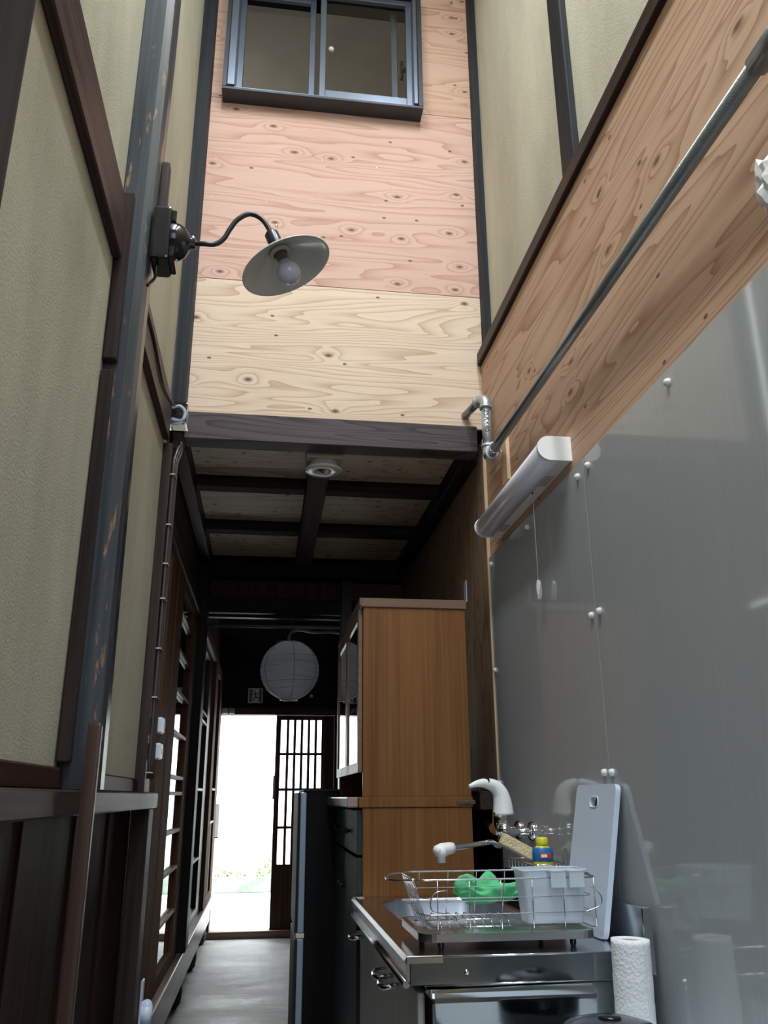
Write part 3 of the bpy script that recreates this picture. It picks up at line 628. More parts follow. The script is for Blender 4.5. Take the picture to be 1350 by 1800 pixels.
bm = NB(); lathe(bm, [(0.004,0),(0.004,0.006),(0,0.007)], T+Vector((0.013,-0.012,0.012)), (0.5,-0.5,0.7), 8); obj('set_screw', bm, CHROME, lp)
B = T + ax*0.050
bm = NB(); lathe(bm, [(0.020,0.0),(0.026,0.004),(0.050,0.016),(0.085,0.034),(0.112,0.052),(0.124,0.061),(0.125,0.064),(0.1235,0.064),(0.111,0.0545),(0.084,0.036),(0.049,0.0185),(0.020,0.006)], B, ax, 56)
sh = obj('shade', bm, WHITEG, lp); sh['label'] = 'shallow grey-white enamel shade'
bm = NB(); lathe(bm, [(0.024,0.008),(0.028,0.012),(0.028,0.020),(0.019,0.022),(0.019,0.020)], B, ax, 24); obj('socket_ring', bm, WHITEG, lp)
bm = NB(); lathe(bm, [(0.016,0.014),(0.0165,0.040),(0.019,0.052),(0.026,0.066)], B, ax, 24); obj('bulb_neck', bm, plain('bulb_neck_grey',(0.16,0.16,0.15),0.4), lp)
bm = NB(); lathe(bm, [(0.020,0.050)]+[(0.033*math.sin(a), 0.082-0.033*math.cos(a)) for a in [0.75+ (PI-0.75)*i/14 for i in range(15)]], B, ax, 28)
obj('bulb', bm, plain('milky_bulb',(0.52,0.54,0.66),0.10,var=0.02), lp)
bm = NB(); tube(bm, catmull([(-0.330,1.93,2.447),(-0.332,1.935,2.41),(-0.341,1.915,2.375),(-0.343,1.90,2.36)]), 0.0045, 8); obj('lamp_cable', bm, BLACKP, lp)

# ================================================================== CABLES ON THE LEFT
cb_ = thing('cable_bundle', 'three brown cables clipped up the corner post to the clear junction box', 'cable', (-0.39,3.07,1.14))
for k in range(3):
    yo = 3.045 + 0.022*k; xo = -0.3865+0.003*k
    bm = NB(); tube(bm, catmull([(xo,yo,1.18),(xo,yo+0.002,1.6),(xo,yo-0.002,2.0),(xo,yo,2.30),(xo,yo+0.012,2.35),(xo+0.01,yo+0.035,2.41),(-0.378,3.155,2.44+0.012*k)],8), 0.0062, 8); obj('cable', bm, CABLE, cb_)
for z in (1.20,1.45,1.62,1.80,1.93,2.08,2.28):
    bm = NB(); box(bm, -0.3945, -0.3765, 3.030, 3.104, z-0.002, z+0.002); obj('clip', bm, CLIP, cb_)
tc_ = NB(); tube(tc_, catmull([(-0.400,3.02,2.56),(-0.401,2.7,2.49),(-0.402,2.4,2.515),(-0.401,2.1,2.50),(-0.400,2.02,2.52)],8), 0.005, 8)
tag(obj('cable', tc_, CABLE), 'single brown cable sagging along the left rail towards the worn post', 'cable')
jb = thing('junction_box', 'clear plastic junction box over curled cables at the left end of the cross beam', 'box', (-0.38,3.08,2.49))
bm = NB(); box(bm, -0.424, -0.350, 3.03, 3.12, 2.497, 2.585, 0.008, seg=2)
obj('clear_cover', bm, CLEAR, jb)
bm = NB(); tube(bm, catmull([(-0.41,3.07,2.52),(-0.37,3.05,2.51),(-0.36,3.05,2.545),(-0.38,3.05,2.57),(-0.41,3.06,2.565)]), 0.006, 8); obj('cable_loop', bm, BLUEW, jb)
bm = NB(); box(bm, -0.432, -0.425, 3.02, 3.13, 2.49, 2.592, 0.002); obj('back_plate', bm, BLUEW, jb)
for (z0, z1, lb) in ((1.338,1.394,'upper white switch box on the door jamb by the cables'),(1.248,1.304,'lower white switch box on the door jamb by the cables')):
    s_ = thing('switch_box', lb, 'switch', (-0.38,3.19,z0))
    bx('housing', BLUEW, s_, -0.398, -0.366, 3.165, 3.22, z0, z1, bev=0.005); bx('toggle', CLIP, s_, -0.366, -0.361, 3.18, 3.205, z0+0.018, z0+0.038); bx('cover_edge', WHITE, s_, -0.3665, -0.364, 3.168, 3.217, z0+0.003, z1-0.003)
post('narrow door jamb board carrying the two white switch boxes', DOORW, -0.43, -0.3985, 3.163, 3.23, 0.341, 2.134, bev=0.002, name='door_jamb', cat='jamb')
# motion light near the floor
ms = thing('motion_light', 'small white night light clipped low beside the sill beam', 'light', (-0.36,3.40,0.40))
bx('back_clip', BLUEW, ms, -0.385, -0.378, 3.28, 3.33, 0.36, 0.53, bev=0.002)
bm = NB(); tube(bm, [(-0.362,3.30,0.392),(-0.362,3.30,0.452)], 0.020, 16); lathe(bm, [(0.020,0.0),(0.017,0.010),(0.010,0.017),(0,0.020)], (-0.362,3.30,0.452), (0,0,1), 16); obj('lamp_body', bm, BLUEW, ms)
bm = NB(); lathe(bm, [(0.0,-0.03),(0.018,-0.028),(0.019,0.0),(0.0,0.0)], (-0.362,3.30,0.391), (0,0,1), 16); obj('sensor_base', bm, plain('blue_grey_plastic',(0.10,0.13,0.17),0.4), ms)

# ================================================================== RIGHT WALL THINGS
gp = thing('gas_pipe', 'galvanised steel pipe running up the right wall with two elbows and printed size mark', 'pipe', (0.83,2.98,2.40))
bm = NB(); tube(bm, [(0.808,-0.6,2.305),(0.812,1.03,2.336)], 0.019, 20); tube(bm, [(0.812,1.04,2.336),(0.836,2.93,2.392)], 0.0165, 20); obj('long_run', bm, GALV, gp)
bm = NB(); tube(bm, [(0.811,0.92,2.334),(0.8125,1.04,2.336)], 0.0225, 20); obj('coupling', bm, GALV, gp)
bm = NB(); tube(bm, [(0.840,3.005,2.43),(0.840,3.005,2.63)], 0.0195, 20); obj('riser', bm, GALVL, gp)
def elbow(pts, r, r2):
    bm = NB(); q = catmull(pts, 6); tube(bm, q, r, 20)
    for a, b in ((q[0], q[2]), (q[-1], q[-3])):
        d = (b-a).normalized(); tube(bm, [a - d*0.002, a + d*0.012], r2, 20)
    obj('elbow', bm, GALVL, gp)
elbow([(0.8365,2.935,2.393),(0.839,2.975,2.397),(0.840,3.000,2.412),(0.840,3.005,2.452)], 0.0225, 0.0255)
elbow([(0.840,3.005,2.615),(0.840,3.010,2.647),(0.834,3.028,2.665),(0.822,3.062,2.670)], 0.0225, 0.0255)
bm = NB(); tube(bm, [(0.823,3.058,2.670),(0.80,3.20,2.672)], 0.0165, 18); obj('stub', bm, GALV, gp)
bm = NB(); ring_ = [(0.8335+0.0215*math.cos(a), 2.88, 2.3905+0.0215*math.sin(a)) for a in [2*PI*k/20 for k in range(20)]]; tube(bm, ring_, 0.003, 6, closed=True); tube(bm, [(0.85,2.88,2.375),(0.866,2.88,2.372)], 0.004, 8); obj('pipe_clip', bm, CHROME, gp)
# printed mark 25A x 40 on the riser
fc = bpy.data.curves.new('marking','FONT'); fc.body = '25A\u00d740'; fc.size = 0.030; fc.space_character = 1.05; fc.extrude = 0.0003; fc.align_x = 'LEFT'; fc.align_y = 'CENTER'
fo = bpy.data.objects.new('tmp', fc); me = bpy.data.meshes.new_from_object(fo); bpy.data.objects.remove(fo)
mk = bpy.data.objects.new('marking', me); COL.objects.link(mk); me.materials.append(plain('dark_ink',(0.03,0.035,0.04),0.6)); mk.parent = gp
# letters run downwards, facing the camera side
view = Vector((-0.26,-0.965,0)).normalized(); down = Vector((0,0,-1)); up_ = view.cross(down).normalized()
Rm = Matrix((down, up_, view)).transposed()
mk.matrix_local = Matrix.Translation(Vector((0.840,3.005,2.605)) + view*0.0199 - gp.location) @ Rm.to_4x4()
mk['label'] = 'dark printed size mark 25A×40'
bm = NB(); box(bm, 0.866, 0.88, 2.845, 2.915, 2.25, 2.455, 0.001); tag(obj('pine_block', bm, BATTEN), 'short pale pine block behind the pipe clip', 'block')
# tube light
fl = thing('tube_light', 'white D-shaped tube light fitting on the tan plywood', 'light', (0.84,2.6,2.03))
def dsec(x0, x1, zc, r): # flat at x1 (wall), round towards the room
    return [(x1, zc+r), (x0+r, zc+r)] + [(x0+r - r*math.sin(a), zc + r*math.cos(a)) for a in [PI*i/16 for i in range(1,16)]] + [(x0+r, zc-r), (x1, zc-r)]
ZC = 2.108
bm = NB(); prism(bm, [(0.8795,ZC+0.036),(0.845,ZC+0.036),(0.845,ZC-0.036),(0.8795,ZC-0.036)], 2.232, 3.01, 'Y'); obj('base_channel', bm, WHITE, fl)
bm = NB(); prism(bm, dsec(0.777,0.8445,ZC,0.0365), 2.232, 3.01, 'Y', smooth=True); o=obj('diffuser', bm, DIFFUSER, fl)
for (a, b) in ((2.222,2.232),(3.01,3.020)):
    bm = NB(); prism(bm, dsec(0.774,0.880,ZC,0.039), a, b, 'Y'); obj('end_cap', bm, WHITE, fl)
bx('rating_label', CLIP, fl, 0.846, 0.872, 2.36, 2.45, ZC-0.0368, ZC-0.0362); bx('rating_label', CLIP, fl, 0.846, 0.872, 2.86, 2.94, ZC-0.0368, ZC-0.0362)
bm = NB(); tube(bm, [(0.848,2.513,ZC-0.036),(0.848,2.515,1.775)], 0.0010, 6); obj('pull_cord', bm, WHITE, fl)
bm = NB(); lathe(bm, [(0.003,0),(0.003,-0.004),(0,-0.004)], (0.848,2.513,ZC-0.036), (0,0,1), 8); obj('cord_hole', bm, BLACKP, fl)
def crinkle(name, c, sx, sy, sz, mat, parent, seed=1, sub=3):
    bm = NB(); bmesh.ops.create_icosphere(bm, subdivisions=sub, radius=1.0); r_ = random.Random(seed)
    for v in bm.verts:
        f = 1 + r_.uniform(-0.28,0.22); p = v.co*f; v.co = Vector((c[0]+p.x*sx, c[1]+p.y*sy, c[2]+p.z*sz))
    return obj(name, bm, mat, parent, smooth=False)
crinkle('wrapped_pull', (0.848,2.515,1.742), 0.009, 0.010, 0.034, plain('crinkled_wrap',(0.80,0.82,0.84),0.25), fl, 4, 2)
wb = crinkle('plastic_bag', (0.840,1.085,2.125), 0.030, 0.034, 0.062, plain('white_wrap',(0.80,0.80,0.80),0.3), None, 9); tag(wb, 'crumpled white plastic wrap on the right wall at the frame edge', 'bag')

# ================================================================== CUPBOARD
cu = thing('cupboard', 'tall brown wood-grain kitchen cupboard with glass doors above a drawer base', 'cupboard', (0.54,3.5,0))
CY0, CY1, CX0, CX1 = 3.052, 4.00, 0.345, 0.732
bx('side_panel', CAB, cu, CX0, CX1, CY0, CY0+0.018, 1.118, 1.790, bev=0.001); bx('side_panel', CAB, cu, CX0, CX1, CY1-0.018, CY1, 1.118, 1.790)
bx('top_panel', CABTOP, cu, CX0-0.008, CX1+0.006, CY0-0.006, CY1+0.006, 1.790, 1.824, bev=0.002)
bx('back_panel', CAB, cu, CX1-0.006, CX1, CY0+0.018, CY1-0.018, 1.118, 1.790)
bx('shelf_board', CAB, cu, CX0+0.02, CX1-0.006, CY0+0.018, CY1-0.018, 1.45, 1.468)
for k in range(2):
    a = CY0+0.02 + k*0.455; b = a+0.45
    d_ = bx('glass_door', CABTOP, cu, CX0-0.016, CX0-0.001, a, a+0.035, 1.20, 1.785, bev=0.001)
    bx('door_frame', CABTOP, d_, CX0-0.016, CX0-0.001, b-0.035, b, 1.20, 1.785); bx('door_frame', CABTOP, d_, CX0-0.016, CX0-0.001, a+0.035, b-0.035, 1.745, 1.785); bx('door_frame', CABTOP, d_, CX0-0.016, CX0-0.001, a+0.035, b-0.035, 1.20, 1.235)
    bx('glass_pane', GLASS, d_, CX0-0.011, CX0-0.007, a+0.035, b-0.035, 1.235, 1.745)
bx('cornice', CABTOP, cu, CX0-0.014, CX0-0.0085, CY0-0.006, CY1+0.006, 1.797, 1.824)
bx('counter_slab', CAB, cu, CX0-0.014, CX1+0.004, CY0-0.004, CY1+0.004, 1.083, 1.1175, bev=0.002)
bx('counter_edge', plain('counter_laminate',(0.30,0.22,0.20),0.22), cu, CX0-0.055, CX0-0.0145, CY0+0.02, CY1+0.004, 1.083, 1.1175, bev=0.004)
bx('base_side', CAB, cu, CX0, CX1, CY0, CY0+0.018, 0.0, 1.082, bev=0.001); bx('base_side', CAB, cu, CX0, CX1, CY1-0.018, CY1, 0.0, 1.082)
bx('base_body', BLACKHOLE, cu, CX0+0.003, CX1-0.005, CY0+0.0185, CY1-0.0185, 0.05, 1.08)
for k in range(2):
    a = CY0+0.018 + k*0.457; b = a+0.452
    dr = bx('drawer', DGREEN, cu, CX0-0.018, CX0+0.002, a, b, 0.93, 1.075, bev=0.002)
    bm = NB(); lathe(bm, [(0.006,0),(0.006,0.010),(0.011,0.016),(0.009,0.024),(0,0.026)], (CX0-0.018,a+0.226,1.0), (-1,0,0), 12); obj('knob', bm, BLACKP, dr)
    dr = bx('base_door', DGREEN, cu, CX0-0.018, CX0+0.002, a, b, 0.10, 0.92, bev=0.002)
    bm = NB(); lathe(bm, [(0.006,0),(0.006,0.010),(0.011,0.016),(0.009,0.024),(0,0.026)], (CX0-0.018,(a+0.40,a+0.05)[k],0.80), (-1,0,0), 12); obj('knob', bm, BLACKP, dr)
bx('plinth', CAB, cu, CX0+0.0, CX0+0.018, CY0+0.0185, CY1-0.0185, 0.0, 0.05)
bm = NB(); box(bm, CX1-0.055, CX1+0.012, CY0-0.0075, CY0-0.0045, 1.092, 1.106, 0.001); lathe(bm, [(0.004,0),(0.003,0.002),(0,0.0025)], (CX1-0.02,CY0-0.0075,1.099), (0,-1,0), 8); o = obj('joining_plate', bm, plain('bronze_plate',(0.16,0.11,0.09),0.35,0.7), cu)
bk = thing('wall_bracket', 'thin L-shaped steel bracket on top of the cupboard by the wall', 'bracket', (0.70,3.09,1.825))
bx('flat_arm', CLIP, bk, 0.565, 0.745, 3.07, 3.11, 1.8245, 1.827); bx('upright_arm', FRIDGED, bk, 0.745, 0.748, 3.07, 3.11, 1.8245, 1.91)

# ================================================================== FRIDGE
fr = thing('fridge', 'narrow charcoal two-door fridge beyond the brown cupboard', 'fridge', (0.40,4.3,0))
FY0, FY1 = 4.035, 4.56
bx('body', FRIDGE, fr, 0.200, 0.66, FY0, FY1, 0.02, 1.140, bev=0.004)
bx('top_panel', FRIDGEF, fr, 0.185, 0.66, FY0-0.002, FY1+0.002, 1.141, 1.152, bev=0.003)
for (z0, z1, nm) in ((0.03,0.535,'freezer_door'),(0.560,1.138,'upper_door')):
    d_ = bx(nm, FRIDGED, fr, 0.172, 0.199, FY0+0.001, FY1, z0, z1, bev=0.003)
    bx('door_skin', FRIDGEF, d_, 0.160, 0.1715, FY0+0.001, FY1, z0, z1, bev=0.003)
bm = NB(); box(bm, 0.165, 0.205, FY0+0.003, FY0+0.03, 0.537, 0.558, 0.003); obj('hinge', bm, CLIP, fr)
for yy in (FY0+0.04, FY1-0.04):
    bm = NB(); lathe(bm, [(0.02,0),(0.02,0.02),(0,0.02)], (0.25,yy,0.0), (0,0,1), 12); obj('foot', bm, BLACKP, fr)

# ================================================================== SINK UNIT
sk = thing('sink_unit', 'stainless steel sink unit with light grey doors along the right wall', 'sink', (0.58,2.5,0))
SX0, SX1, SY0, SY1, SZ = 0.318, 0.842, 1.93, 3.046, 0.80
# top with basin cut: deck strips around the basin
BX0, BX1, BY0, BY1 = 0.385, 0.765, 2.40, 2.985
def rr(x0,x1,y0,y1,r,n=6):
    out=[]
    for cx,cy,a in ((x1-r,y1-r,0),(x0+r,y1-r,PI/2),(x0+r,y0+r,PI),(x1-r,y0+r,1.5*PI)):
        out += arc(cx,cy,r,a,a+PI/2,n)
    return out
bm = NB(); inner = rr(BX0,BX1,BY0,BY1,0.11); 
def proj(p):
    cx, cy = (BX0+BX1)/2, (BY0+BY1)/2; dx, dy = p[0]-cx, p[1]-cy
    t = min([ ((SX1 if dx>0 else SX0)-cx)/dx if abs(dx)>1e-9 else 1e9, ((SY1 if dy>0 else SY0)-cy)/dy if abs(dy)>1e-9 else 1e9 ])
    return (cx+dx*t, cy+dy*t)
iv = [bm.verts.new((x,y_,SZ)) for x,y_ in inner]; iv2 = [bm.verts.new((x,y_,SZ-0.006)) for x,y_ in rr(BX0+0.004,BX1-0.004,BY0+0.004,BY1-0.004,0.107)]
ov = [bm.verts.new((*proj(p),SZ)) for p in inner]
n = len(inner)
for k in range(n):
    bm.faces.new((ov[k],ov[(k+1)%n],iv[(k+1)%n],iv[k])); f=bm.faces.new((iv[k],iv[(k+1)%n],iv2[(k+1)%n],iv2[k]))
for (cx,cy) in ((SX0,SY0),(SX1,SY0),(SX0,SY1),(SX1,SY1)):
    # corner filler
    near = sorted(range(n), key=lambda k: (ov[k].co.x-cx)**2+(ov[k].co.y-cy)**2)
    k = near[0]; o_ = [j for j in ((k+1)%n,(k-1)%n) if (abs(ov[j].co.x-ov[k].co.x)>1e-6 and abs(ov[j].co.y-ov[k].co.y)>1e-6)]
    if o_: bm.faces.new((bm.verts.new((cx,cy,SZ)), ov[k], ov[o_[0]]))
obj('worktop', bm, STEEL, sk)
bm = NB(); r1 = rr(BX0+0.004,BX1-0.004,BY0+0.004,BY1-0.004,0.107); r2 = rr(BX0+0.02,BX1-0.02,BY0+0.02,BY1-0.02,0.10); r3 = rr(BX0+0.05,BX1-0.05,BY0+0.05,BY1-0.05,0.07)
A = [bm.verts.new((x,y_,SZ-0.006)) for x,y_ in r1]; Bv = [bm.verts.new((x,y_,SZ-0.15)) for x,y_ in r2]; Cv = [bm.verts.new((x,y_,SZ-0.175)) for x,y_ in r3]
for U,V in ((A,Bv),(Bv,Cv)):
    for k in range(n): f=bm.faces.new((U[k],U[(k+1)%n],V[(k+1)%n],V[k])); f.smooth=True
bm.faces.new(Cv); obj('basin', bm, plain('brushed_basin',(0.48,0.53,0.60),0.32,0.9), sk)
# front nosing: raised bead, fascia and rounded lip
bm = NB(); prism(bm, [(SX0-0.004,SZ-0.045),(SX0-0.012,SZ-0.006),(SX0-0.006,SZ+0.003),(SX0+0.004,SZ+0.003),(SX0+0.006,SZ-0.0005),(SX0+0.002,SZ-0.045)], SY0, SY1, 'Y'); obj('front_nosing', bm, STEEL, sk)
bm = NB(); tube(bm, [(SX0-0.006,SY0+0.012,SZ-0.052),(SX0-0.006,SY1,SZ-0.052)], 0.0075, 12); obj('front_lip', bm, STEEL, sk)
bx('corner_guard', CHROME, sk, SX0-0.008, SX0+0.07, SY0-0.004, SY0-0.0005, SZ-0.012, SZ+0.003, bev=0.001)
bx('corner_guard', CHROME, sk, SX0-0.010, SX0+0.03, SY1-0.02, SY1+0.002, SZ-0.012, SZ+0.004, bev=0.001)
bx('end_fascia', STEELM, sk, SX0, SX1, SY0-0.003, SY0+0.01, SZ-0.052, SZ-0.0005, bev=0.001)
bm = NB(); tube(bm, [(SX0+0.002,SY0-0.002,SZ),(SX1,SY0-0.002,SZ)], 0.0022, 6); tube(bm, [(SX0+0.03,SY0-0.002,SZ-0.053),(SX1,SY0-0.002,SZ-0.053)], 0.0018, 6); obj('edge_bead', bm, CHROME, sk)
bm = NB(); lathe(bm, [(0.0055,0),(0.004,0.003),(0,0.0035)], (SX0+0.12,SY0-0.003,SZ-0.03), (0,-1,0), 10); obj('screw', bm, CHROME, sk)
bm = NB(); box(bm, SX0+0.03, SX1, SY0, SY0+0.014, 0.0, SZ-0.053); bmesh.ops.subdivide_edges(bm, edges=bm.edges[:], cuts=20, use_grid_fill=True)
for v in bm.verts:
    if v.co.y < SY0+0.007: v.co.y += 0.0022*math.sin((v.co.x-0.3)*9) * math.sin((v.co.z)*11)
for f in bm.faces: f.smooth = True
obj('side_panel', bm, STEELM, sk)
bx('back_guard', STEEL, sk, SX1-0.004, SX1+0.018, SY0+0.002, SY1, SZ-0.05, SZ+0.085, bev=0.002)
bx('carcass', GREYDOOR, sk, SX0+0.045, SX1, SY0+0.0145, 2.30, 0.05, SZ-0.055); bx('carcass', GREYDOOR, sk, SX0+0.045, SX1, 2.30, SY1-0.002, 0.05, SZ-0.19)
for k in range(3):
    a = SY0+0.016 + k*0.366; b = a+0.362
    d_ = bx('cabinet_door', GREYDOOR, sk, SX0+0.018, SX0+0.036, a, b, 0.08, SZ-0.07, bev=0.002)
    zc = SZ-0.105; 
    for (yc) in ((b-0.05,) if k%2==0 else (a+0.06,)):
        bm = NB(); tube(bm, catmull([(SX0+0.018,yc-0.045,zc),(SX0-0.012,yc-0.040,zc-0.004),(SX0-0.020,yc,zc-0.006),(SX0-0.012,yc+0.040,zc-0.004),(SX0+0.018,yc+0.045,zc)]), 0.0065, 10); obj('handle', bm, CHROME, d_)
bx('toe_kick', BLACKHOLE, sk, SX0+0.06, SX1, SY0+0.015, SY1-0.002, 0.0, 0.05)
# lower stove stand beside the sink (its top mirrors in the steel side)
st = thing('stove_stand', 'low stainless stove stand at the bottom edge beside the sink unit', 'stand', (0.6,1.4,0))
bx('stand_body', GREYDOOR, st, 0.455, 0.865, 1.28, 1.915, 0.0, 0.595); bx('stand_top', plain('matte_steel_top',(0.78,0.84,0.90),0.6,0.0), st, 0.445, 0.868, 1.27, 1.922, 0.5955, 0.615, bev=0.003)
# black pan with lid at the bottom right
pn = thing('lidded_pan', 'black lidded pan just showing at the bottom edge by the paper roll', 'pan', (0.66,1.66,0.615))
bm = NB(); lathe(bm, [(0.0,0.0),(0.08,0.0),(0.090,0.01),(0.093,0.085),(0.088,0.085),(0.084,0.012),(0.0,0.006)], (0.655,1.70,0.6155), (0,0,1), 40); obj('pan_body', bm, BLACKP, pn)
bm = NB(); lathe(bm, [(0.092,0.086),(0.095,0.091),(0.080,0.102),(0.050,0.110),(0.0,0.113)], (0.655,1.70,0.6155), (0,0,1), 40); obj('lid', bm, plain('blue_black_enamel',(0.03,0.032,0.045),0.2), pn)
bm = NB(); lathe(bm, [(0.02,0.110),(0.022,0.114),(0.018,0.117),(0.0,0.118)], (0.655,1.70,0.6155), (0,0,1), 20); obj('lid_knob', bm, BLACKP, pn)
# paper towel roll
pt = thing('paper_towel_roll', 'white embossed paper towel roll standing against the grey panel', 'paper towel', (0.788,1.90,0.616))
def towel_mat():
    m, nt, b = newmat('embossed_paper'); setin(b, rough=0.9, base=(0.82,0.86,0.88))
    tc = N(nt,'ShaderNodeTexCoord'); v = N(nt,'ShaderNodeTexVoronoi'); v.inputs['Scale'].default_value = 150; L(nt, tc.outputs['Object'], v.inputs['Vector'])
    bp = N(nt,'ShaderNodeBump'); bp.inputs['Strength'].default_value = 0.6; bp.inputs['Distance'].default_value = 0.002; L(nt, v.outputs[0], bp.inputs['Height']); L(nt, bp.outputs[0], b.inputs['Normal'])
    return m
PR = 0.0405; pc = (0.777,1.875); ph0 = 0.616; ph1 = 0.832
bm = NB(); rng = random.Random(2); prof = [(0.018,0.0),(PR,0.0)]
for i in range(1,25): prof.append((PR*(1+ (0.012 if i%6==0 else 0)*-1 + rng.uniform(-.006,.006)), (ph1-ph0)*i/25))
prof += [(PR*0.985,(ph1-ph0)),(0.019,(ph1-ph0)),(0.018,(ph1-ph0)-0.05),(0.018,0.0)]
lathe(bm, prof, (pc[0],pc[1],ph0), (0.02,0.0,1), 40); obj('paper', bm, towel_mat(), pt)
bm = NB(); lathe(bm, [(0.0182,0.0),(0.0182,0.214),(0.0168,0.214),(0.0168,0.0)], (pc[0],pc[1],ph0), (0.02,0,1), 24); obj('card_core', bm, plain('grey_card',(0.35,0.37,0.33),0.9), pt)
bm = NB(); prism(bm, [(pc[0]+PR*math.cos(a)*1.01, pc[1]+PR*math.sin(a)*1.01) for a in [-1.2+0.1*i for i in range(9)]] + [(pc[0]+PR*math.cos(a)*1.03, pc[1]+PR*math.sin(a)*1.03) for a in [-0.4-0.1*i for i in range(9)]], ph0+0.004, ph1-0.006, 'Z'); obj('loose_sheet', bm, MATS.get('embossed') or plain('towel_sheet',(0.80,0.84,0.86),0.9), pt)

# cutting board leaning on the wall
bd = thing('cutting_board', 'white plastic cutting board with a hang hole leaning on the grey panel', 'cutting board', (0.80,2.19,SZ))
bw, bh, bt = 0.27, 0.35, 0.013
bm = NB(); outer = rr(-bw/2,bw/2,0,bh,0.018,5); hole = rr(-0.026,0.026,bh-0.056,bh-0.032,0.010,5)
n = len(outer)
of=[bm.verts.new((0,x,z)) for x,z in outer]; ob=[bm.verts.new((bt,x,z)) for x,z in outer]; hf=[bm.verts.new((0,x,z)) for x,z in hole]; hb=[bm.verts.new((bt,x,z)) for x,z in hole]
for k in range(n):
    j=(k+1)%n
    bm.faces.new((of[k],of[j],ob[j],ob[k])); bm.faces.new((hf[k],hf[j],hb[j],hb[k])); bm.faces.new((of[k],of[j],hf[j],hf[k])); bm.faces.new((ob[k],ob[j],hb[j],hb[k]))
ang = math.atan2(0.066, bh); Mx = Matrix.Translation((0.792,2.19,SZ+0.0028)) @ Matrix.Rotation(ang,4,'Y')
for v in bm.verts: v.co = Mx @ v.co
obj('board', bm, BLUEW, bd)
bm = NB(); tube(bm, [Mx @ Vector((-0.0005,x,z)) for x, z in rr(-0.027,0.027,bh-0.057,bh-0.031,0.011,4)], 0.0012, 6, closed=True); obj('hole_rim', bm, WHITE, bd)

RACKW = plain('rack_wire', (0.50,0.51,0.54), 0.22, 1.0, var=0.01)
# ================================================================== DISH RACK
rk = thing('dish_rack', 'chrome wire dish rack over a steel drip tray on the sink worktop', 'dish rack', (0.55,2.12,SZ))
RX0, RX1, RY0, RY1 = 0.352, 0.755, 1.985, 2.285; ZB, ZT = 0.838, 0.943
bm = NB()
o1 = rr(RX0,RX1,RY0,RY1,0.035,5); o2 = rr(RX0+0.012,RX1-0.012,RY0+0.012,RY1-0.012,0.028,5); n=len(o1)
lv = [[bm.verts.new((x,y_,z)) for x,y_ in o] for o,z in ((o1,0.829),(o1,0.8345),(o2,0.8345),(o2,0.823),(o2,0.820),(o1,0.829-0.0035))]
lv = [lv[1], lv[2], lv[3]]
A_,B_,C_ = lv
D_ = [bm.verts.new((x,y_,0.818)) for x,y_ in o1]; E_=[bm.verts.new((x,y_,0.816)) for x,y_ in o2]
for U,V in ((A_,B_),(B_,C_),(A_,D_),(D_,E_)):
    for k in range(n): bm.faces.new((U[k],U[(k+1)%n],V[(k+1)%n],V[k]))
bm.faces.new(C_); bm.faces.new(E_[::-1])
for v in [v for v in bm.verts if not v.link_faces]: bm.verts.remove(v)
obj('drip_tray', bm, plain('tray_steel',(0.66,0.67,0.69),0.22,1.0), rk)
for (x, y_) in ((RX0+0.05,RY0+0.03),(RX1-0.05,RY0+0.03),(RX0+0.05,RY1-0.03),(RX1-0.05,RY1-0.03)):
    bm = NB(); lathe(bm, [(0.005,0),(0.007,0.004),(0.0075,0.015)], (x,y_,SZ+0.0005), (0,0,1), 10); obj('foot', bm, BLACKP, rk)
bm = NB(); tube(bm, [(*p,ZT) for p in rr(RX0-0.01,RX1+0.01,RY0+0.004,RY1-0.07,0.03,6)], 0.0020, 8, closed=True)
obj('top_rim', bm, RACKW, rk)
bm = NB(); tube(bm, catmull([(RX0-0.008,RY0+0.02,ZT),(RX0-0.045,RY0+0.05,ZT-0.003),(RX0-0.058,(RY0+RY1)/2-0.03,ZT-0.006),(RX0-0.045,RY1-0.11,ZT-0.003),(RX0-0.008,RY1-0.09,ZT)]), 0.0024, 8); tube(bm, catmull([(RX1+0.008,RY0+0.06,ZT),(RX1+0.022,RY0+0.09,ZT),(RX1+0.022,RY1-0.13,ZT),(RX1+0.008,RY1-0.10,ZT)]), 0.0024, 8); obj('end_handles', bm, RACKW, rk)
for z in (0.905,0.872):
    bm = NB(); tube(bm, [(*p,z) for p in rr(RX0+0.004,RX1-0.002,RY0+0.005,RY1-0.06,0.03,5)], 0.0011, 6, closed=True); obj('side_wire', bm, RACKW, rk)
for k in range(6):
    x = RX0+0.040 + k*0.0725
    bm = NB(); tube(bm, [(x,RY0+0.004,ZT),(x,RY0+0.006,ZB+0.004),(x,RY0+0.03,ZB),(x,RY1-0.03,ZB),(x,RY1-0.03,ZB+0.004),(x,RY1-0.07,ZT)], 0.0012, 6); obj('cross_wire', bm, RACKW, rk)
for k in range(8):
    y_ = RY0+0.03+0.023*k
    bm = NB(); tube(bm, [(RX0-0.010,y_,ZT),(RX0+0.022,y_,ZB+0.004),(RX0+0.05,y_,ZB)], 0.0011, 6); obj('end_wire', bm, RACKW, rk)
for k in range(9):
    x = RX0+0.06+0.020*k
    bm = NB(); tube(bm, [(x,RY0+0.07,ZB),(x,RY0+0.09,ZB+0.016),(x,RY0+0.19,ZB+0.016),(x,RY0+0.21,ZB)], 0.0011, 6); obj('plate_wire', bm, RACKW, rk)
for y_ in (RY0+0.08, RY0+0.2):
    bm = NB(); tube(bm, [(RX0+0.02,y_,ZB-0.001),(RX1-0.01,y_,ZB-0.001)], 0.0015, 6); obj('base_wire', bm, RACKW, rk)
